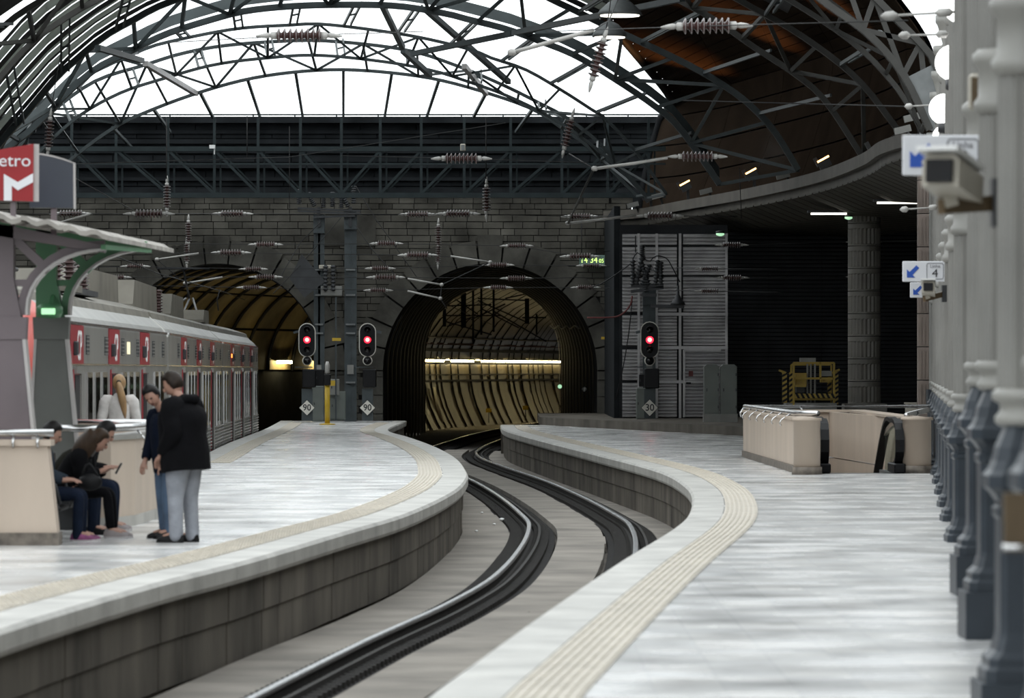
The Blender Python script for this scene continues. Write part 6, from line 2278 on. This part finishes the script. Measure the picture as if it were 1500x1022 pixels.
# ---- floodlights on the mezzanine rim and their light on the panels
for k, (px, py, lit) in enumerate(((951, 290, 0), (1005, 274, 1), (1102, 257, 1), (1208, 240, 1), (1285, 218, 0))):
    Yf = [163, 156, 145, 133, 121][k]
    p = at(px, py, Yf)
    t = thing('floodlight', (p.x, Yf, 7.12), 'floodlight on the mezzanine rim, ' + ['leftmost and unlit', 'left of the three lit ones', 'middle of the three lit ones', 'right of the three lit ones', 'rightmost and unlit'][k], 'floodlight', 'floodlights on the mezzanine rim')
    R3 = Matrix.Rotation(.5, 3, 'Y')
    MB().box(p, (.34, .30, .22), rot=Matrix.Rotation(-.5, 3, 'Y')).build('housing', 'lamp_box', t)
    MB().box(p + Vector((-.22, 0, .05)), (.1, .26, .26), rot=Matrix.Rotation(-.5, 3, 'Y')).build('ballast', 'lamp_box', t)
    if lit:
        MB().box(p + Vector((-.05, -.12, .13)), (.36, .06, .05), rot=Matrix.Rotation(-.5, 3, 'Y')).build('lens', 'flood_lens', t)
        ld = bpy.data.lights.new('floodlight_beam', 'SPOT')
        ld.energy = 1300
        ld.color = (1.0, .42, .14)
        ld.spot_size = math.radians(70)
        ld.spot_blend = .9
        ld.shadow_soft_size = .15
        lo = bpy.data.objects.new('floodlight_beam', ld)
        COL.objects.link(lo)
        lo.parent = t
        wp_ = p + Vector((.0, .05, .35))
        lo.location = wp_ - Vector(t.location)
        lo.rotation_euler = Vector((-.15, -.35, 1.0)).to_track_quat('-Z', 'Y').to_euler()
    MB().bar((p.x + .08, Yf, 7.12), p + Vector((.05, 0, 0)), .09).build('stand', 'lamp_box', t)
for k, (px, py, Yf) in enumerate(((927, 300, 164), (963, 287, 162), (1034, 280, 153), (1147, 257, 140), (1247, 239, 128), (1322, 190, 114), (1336, 172, 114))):
    p = at(px, py, Yf)
    t = thing('small_projector', (p.x, Yf, 7.12), 'small beige projector lamp on the mezzanine rim, ' + ['first from left', 'second from left', 'third from left', 'fourth from left', 'fifth from left', 'lower of the two by the globe lamps', 'upper of the two by the globe lamps'][k], 'projector')
    MB().box(p, (.40, .2, .16), rot=Matrix.Rotation(-.25, 3, 'Y')).build('housing', 'box_grey', t)
    MB().bar(p + Vector((.1, 0, 0)), (p.x + .25, Yf + .1, min(p.z - .05, 7.12) if p.z < 8 else p.z - .25), .06).build('bracket', 'lamp_box', t)
gs = thing('green_lamp', at(1055, 343, 150), 'small green-white lamp under the mezzanine above the silver panels', 'lamp')
p = at(1055, 343, 150)
MB().lathe([(.04, -.06), (.13, -.02), (.13, .03)], p, n=14).build('lens', 'green_lamp', gs)
MB().lathe([(.14, .03), (.14, .09), (.04, .12)], p, n=14).build('cap', 'dark_metal', gs)
gs = thing('green_lamp', at(1243, 318, 138), 'small green-white lamp at the top of the round column', 'lamp')
p = at(1243, 319, 138)
MB().lathe([(.04, -.05), (.11, -.02), (.11, .03)], p, n=14).build('lens', 'green_lamp', gs)
MB().lathe([(.12, .03), (.12, .08), (.04, .1)], p, n=14).build('cap', 'dark_metal', gs)
for k, (px, py, w) in enumerate(((908, 22, 30), (893, 54, 24))):
    p = at(px, py, 117 + 3 * k)
    t = thing('dish_lamp', p, 'wide dish lamp high among the trusses right of the skylight, ' + ['upper, lit along its rim', 'lower'][k], 'lamp')
    MB().lathe([(w / 54, 0), (w / 60, .12), (w / 110, .32), (.06, .40), (.05, .6)], p, n=20).build('dish', 'mid_metal', t)
    MB().lathe([(w / 62, -.03), (w / 62, .0)], p, n=20).build('diffuser', 'soffit_lamp', t)

# wall camera on the girder
wc = thing('gallery_camera', at(311, 215, 161), 'small white camera on the lattice girder', 'camera')
MB().box(at(311, 215, 161.5), (.18, .3, .12)).build('body', 'white', wc)
MB().bar(at(314, 216, 161.6), at(314, 226, 161.6), .04).build('bracket', 'white', wc)
wc = thing('speaker_box', at(678, 216, 161), 'small pale speaker box on the girder above the large insulator', 'speaker')
MB().bevbox(at(678, 216, 161.4), (.17, .2, .24), .02).build('case', 'beige_box', wc)
MB().box(at(678, 216, 161.28), (.12, .02, .18)).build('grille', 'mid_metal', wc)

# ================================================================== INSULATORS
def make_insulator():
    t = thing('insulator', (0, 0, 0))
    L = 1.35
    hl = .36
    prof = [(.045, -hl)]
    for k in range(8):
        x = -hl + .72 * (k + .1) / 8
        prof += [(.05, x), (.10, x + .025), (.118, x + .04), (.11, x + .052), (.05, x + .06)]
    prof.append((.045, hl))
    MB().lathe(prof, (0, 0, 0), n=12, axis='X').build('ribbed_body', 'porcelain', t)
    for k in range(8):
        x = -hl + .72 * (k + .1) / 8 + .041
        MB().lathe([(.112, -.006), (.122, 0), (.112, .006)], (x, 0, 0), n=12, axis='X').build('shed_rim', 'porcelain_rim', t)
    for s in (-1, 1):
        MB().lathe([(.06, s * .34), (.062, s * .43), (.03, s * .45)][::s], (0, 0, 0), n=10, axis='X').build('end_cap', 'fitting', t)
        MB().tube([(s * .43, 0, 0), (s * .50, 0, 0), (s * .58, .0, -.005), (s * .675, 0, -.01)], [.028, .045, .034, .012], n=8).build('clevis', 'fitting', t)
    return t


ins0 = make_insulator()
INS = [(438, 52, 127, 0), (1035, 38, 135, 1), (676, 232, 90, 0), (1022, 229, 88, 0), (218, 313, 76, 0), (340, 313, 62, 0), (612, 314, 58, 0), (671, 313, 66, 0), (850, 317, 57, 0), (967, 316, 70, 0), (104, 313, 64, 0),
       (389, 358, 52, 0), (338, 370, 60, 0), (371, 394, 44, 0), (389, 405.5, 51, 0), (368, 421, 45, 0), (198, 390, 45, 0), (169, 406, 49, 0), (196.5, 418, 45, 0), (174, 356, 44, 0),
       (566, 356.5, 50, 0), (612, 373.5, 60, 0), (557, 393, 46, 0), (565, 406, 58, 0), (554, 425, 44, 0), (757, 360, 50, 0), (730, 388, 48, 0), (757, 407.5, 50, 0), (730, 421, 44, 0), (850, 375.5, 60, 0), (866, 389, 45, 0), (858, 421, 45, 0),
       (1072, 358.5, 50, 0), (1040, 393.5, 46, 0), (1073, 406.5, 50, 0), (1040, 426, 46, 0), (1265, 354, 52, 0), (1265, 405, 52, 0),
       (244.5, 288, 62, 90), (276, 340, 54, 90), (273.5, 370, 50, 90), (712.5, 292, 66, 90), (642, 345, 52, 90), (642, 372, 46, 88), (72, 196, 76, 86), (832, 195, 76, 76), (876, 87, 100, 74)]
names = {}
ROWN = lambda px, py: None
near_words = ['large and blurred, hanging before the left of the skylight', 'large and blurred, before the brown panels at the top right', 'large, centred in front of the lattice girder', 'at the end of the upper white arm, before the brown panels', 'bright, on the wall left of centre with a downward lug', 'on the wall right of the bright left one', 'left one of the joined pair above the right tunnel', 'right one of the joined pair above the right tunnel', 'under the bent arm, right of the right arch crown', 'at the end of the lower white arm, below the slab rim', 'behind the post of the dark sign board',
              'high right above the left tunnel', 'over the keystone of the left arch', 'upper of three at the right of the left arch', 'middle of three at the right of the left arch', 'lowest of three at the right of the left arch', 'upper of three left of the left arch', 'leftmost of three left of the left arch', 'lowest of three left of the left arch', 'just above the canopy eaves',
              'top of the group left of the right arch', 'left of the double hanging insulator over the right arch', 'third down of the group left of the right arch', 'brightest of the group left of the right arch, with an arm', 'lowest of the group left of the right arch', 'over the crown of the right arch', 'at the top inside of the dark arch', 'right of the arch top inside the dark mouth', 'lowest inside the dark mouth of the right arch', 'just left of the clock', 'just below the clock', 'on the right shoulder of the right arch',
              'top of the column of four before the silver panels', 'second of the four before the silver panels', 'third of the four before the silver panels', 'lowest of the four before the silver panels', 'upper one before the round column', 'lower one before the round column',
              'hanging upright left of centre below the girder', 'hanging upright over the left arch, upper of two', 'hanging upright over the left arch, lower of two', 'hanging upright above the right arch below the girder', 'hanging upright over the right arch, upper of two', 'hanging upright over the right arch, lower of two', 'hanging upright above the dark sign board', 'tilted, before the right end of the girder', 'large, tilted, before the right end of the skylight']
IPOS = []
ins_all = [ins0] + [copy_tree(ins0) for _ in INS[1:]]
for k, (px, py, ln, ang) in enumerate(INS):
    Y = FPX * 1.35 / ln
    sc = 1.0
    lim = 159.0 if px < 900 else 145.0
    if Y > lim:
        sc = lim / Y
        Y = lim
    o = ins_all[k]
    p = at(px, py, Y)
    o.location = p
    o.scale = (sc, sc, sc)
    o.rotation_euler = (0, -math.radians(ang), 0)
    IPOS.append((px, py, ln, ang, Y, p))
    tag(o, 'ribbed brown catenary insulator ' + near_words[k], 'insulator', 'catenary insulators')

# ---- registration arms and wires
def rod(pts, r, name, mtl, label, cat):
    MB().tube([Vector(p) for p in pts], r, n=6).build(name, mtl, label=label, category=cat)


def arm(pts, Y, r, label):
    t = thing('registration_arm', at(*pts[0], Y), label, 'arm')
    P = [at(*q, Y) for q in pts]
    MB().tube(P, r, n=8).build('tube', 'arm_tube', t)
    m = MB()
    m.lathe([(r * 1.2, -.05), (r * 2.2, -.02), (r * 2.2, .03), (r, .06)], P[0], n=8)
    m.build('hook', 'fitting', t)
    return t


arm([(871, 247), (930, 239), (978, 231)], 107, .035, 'white registration arm leading to the insulator before the brown panels')
arm([(832, 327), (885, 321), (932, 315)], 134, .035, 'white registration arm below the slab rim at the right')
arm([(750, 77), (790, 66), (870, 44)], 80, .035, 'blurred grey registration arm high before the skylight')
arm([(718, 384), (660, 375)], 157, .03, 'thin arm over the crown of the right arch')
arm([(647, 417), (597, 408)], 157, .03, 'thin arm left of the right arch, upper one')
arm([(645, 437), (597, 426)], 157, .03, 'thin arm left of the right arch, lower one')
arm([(230, 380), (291, 371)], 150, .03, 'thin arm over the left arch, upper one')
arm([(271, 415), (326, 406)], 155, .03, 'thin arm inside the left arch')
arm([(85, 327), (132, 313)], 118, .03, 'pale arm beside the dark sign board post')
arm([(525, 219), (600, 218)], 157, .015, 'faint arm along the lattice girder') if False else None
WIRES = [([(985, 229), (832, 195), (870, 247)], None)]


def wire(pts, r, label):
    P = [at(*q) for q in pts]
    MB().tube(P, r, n=5).build('wire', 'wire', label=label, category='wire')


wire([(834, 225, 125), (870, 247, 107)], .018, 'thin drop wire from the tilted insulator to the upper arm')
wire([(870, 247, 107), (832, 327, 134)], .03, 'slanting rod between the two right-hand arms')
wire([(718, 384, 157), (647, 417, 157), (645, 437, 157), (655, 452, 157)], .02, 'bent wire between the thin arms before the right arch')
def wire_through(ids, ends, label, r=.011):
    P = [(IPOS[i][0], IPOS[i][1], IPOS[i][4]) for i in ids]
    wire(([ends[0]] if ends[0] else []) + P + ([ends[1]] if ends[1] else []), r, label)


wire_through([10, 4, 5, 6, 7, 8, 9], ((-20, 312, 129), (1080, 317, 135)), 'long cross wire through the upper row of insulators', .013)
wire_through([19, 11, 20, 25, 29], ((110, 356, 159), (893, 367, 158)), 'second long cross wire below the upper row of insulators')
wire_through([12, 21], ((250, 371, 157), (700, 378, 157)), 'short cross wire over the keystones of both arches')
wire_through([16, 13, 22, 26, 30], ((110, 392, 159), (893, 390, 158)), 'third long cross wire through the arch tops')
wire_through([17, 14, 23, 27], ((110, 407, 159), (893, 406, 158)), 'fourth long cross wire before the arches')
wire_through([18, 15, 24, 28, 31], ((110, 419, 159), (893, 422, 158)), 'lowest long cross wire before the arches')
wire_through([32, 36], ((1000, 358, 145), (1350, 352, 130)), 'cross wire through the top insulators before the dark wall')
wire_through([33], ((990, 392, 148), (1140, 394, 140)), 'short cross wire through the second insulator before the silver panels')
wire_through([34, 37], ((1000, 404, 145), (1350, 398, 130)), 'cross wire through the lower insulators before the dark wall')
wire_through([35], ((990, 425, 148), (1140, 428, 140)), 'short cross wire through the lowest insulator before the silver panels')
wire_through([0], ((250, 62, 82), (620, 46, 82)), 'thin wire through the large blurred insulator before the skylight', .008)
wire_through([1], ((800, 46, 78), (1330, 30, 60)), 'thin wire through the large blurred insulator at the top right', .008)
wire_through([2], ((500, 228, 112), (860, 238, 108)), 'thin wire through the large insulator before the girder', .008)
wire([(112, 262, 90), (195, 308, 129)], .012, 'slanting wire from the dark sign board to the bright left insulator')
wire([(244, 262, 151), (244, 172, 151)], .016, 'hanging wire above the upright insulator left of centre')
wire([(712, 262, 143), (712, 172, 143)], .016, 'hanging wire above the upright insulator over the right arch')
wire([(362, 170, 155), (362, 232, 155)], .018, 'short hanging rod before the girder left of centre')
wire([(424, 185, 155), (424, 305, 155)], .012, 'long hanging rod before the girder near the masts')
wire([(110, 240, 100), (424, 230, 150), (740, 180, 158)], .010, 'faint long wire sagging across the girder')
wire([(1000, 147, 95), (1180, 152, 95), (1330, 156, 76)], .012, 'long thin wire across the brown panels to the right columns')
wire([(470, 325, 164), (440, 355, 164), (408, 410, 160)], .016, 'black feeder cable slanting from the left mast over the arch')
wire([(500, 318, 164), (440, 388, 164), (400, 430, 162)], .014, 'second black feeder cable slanting left from the masts')
wire([(521, 330, 164), (545, 365, 164), (585, 410, 162)], .016, 'black feeder cable slanting right from the right mast')
wire([(521, 272, 164), (550, 320, 164), (610, 405, 162)], .014, 'thin cable slanting right over the right arch')
wire([(1083, 245, 140), (1086, 320, 140)], .012, 'thin vertical wire before the mezzanine rim')
wire([(320, 455, 150), (318, 440, 150), (322, 424, 150)], .02, 'short contact wire dropper over the train')
wire([(230, 380, 150), (245, 392, 150), (262, 408, 150)], .016, 'slanting dropper under the upper arm of the left arch')
# contact wires along the tracks
wire([(640, 437, 158), (668, 452, 175), (720, 475, 215)], .012, 'contact wire running into the right tunnel')
wire([(60, 330, 70), (230, 400, 110), (330, 428, 160), (360, 440, 190)], .014, 'contact wire above the train')
# dark diamond plate over the left arch
MB().prism([at(442, 372, 164), at(476, 412, 164), at(446, 436, 164), at(424, 408, 164)], (0, -.03, 0), (0, .03, 0)).build('tension_weight', 'dark_metal', label='dark diamond-shaped plate beside the left arch near the mast', category='plate')

wire([(888, 42, 94.5), (892, 20, 94.5), (900, -40, 94.5)], .012, 'hanging wire above the large tilted insulator before the skylight')
wire([(75, 160, 124.4), (80, 130, 128), (95, 40, 135)], .012, 'hanging wire above the insulator over the dark sign board')
wire([(870, 44, 80), (892, 30, 88), (905, 0, 94)], .012, 'wire holding up the blurred arm before the skylight')
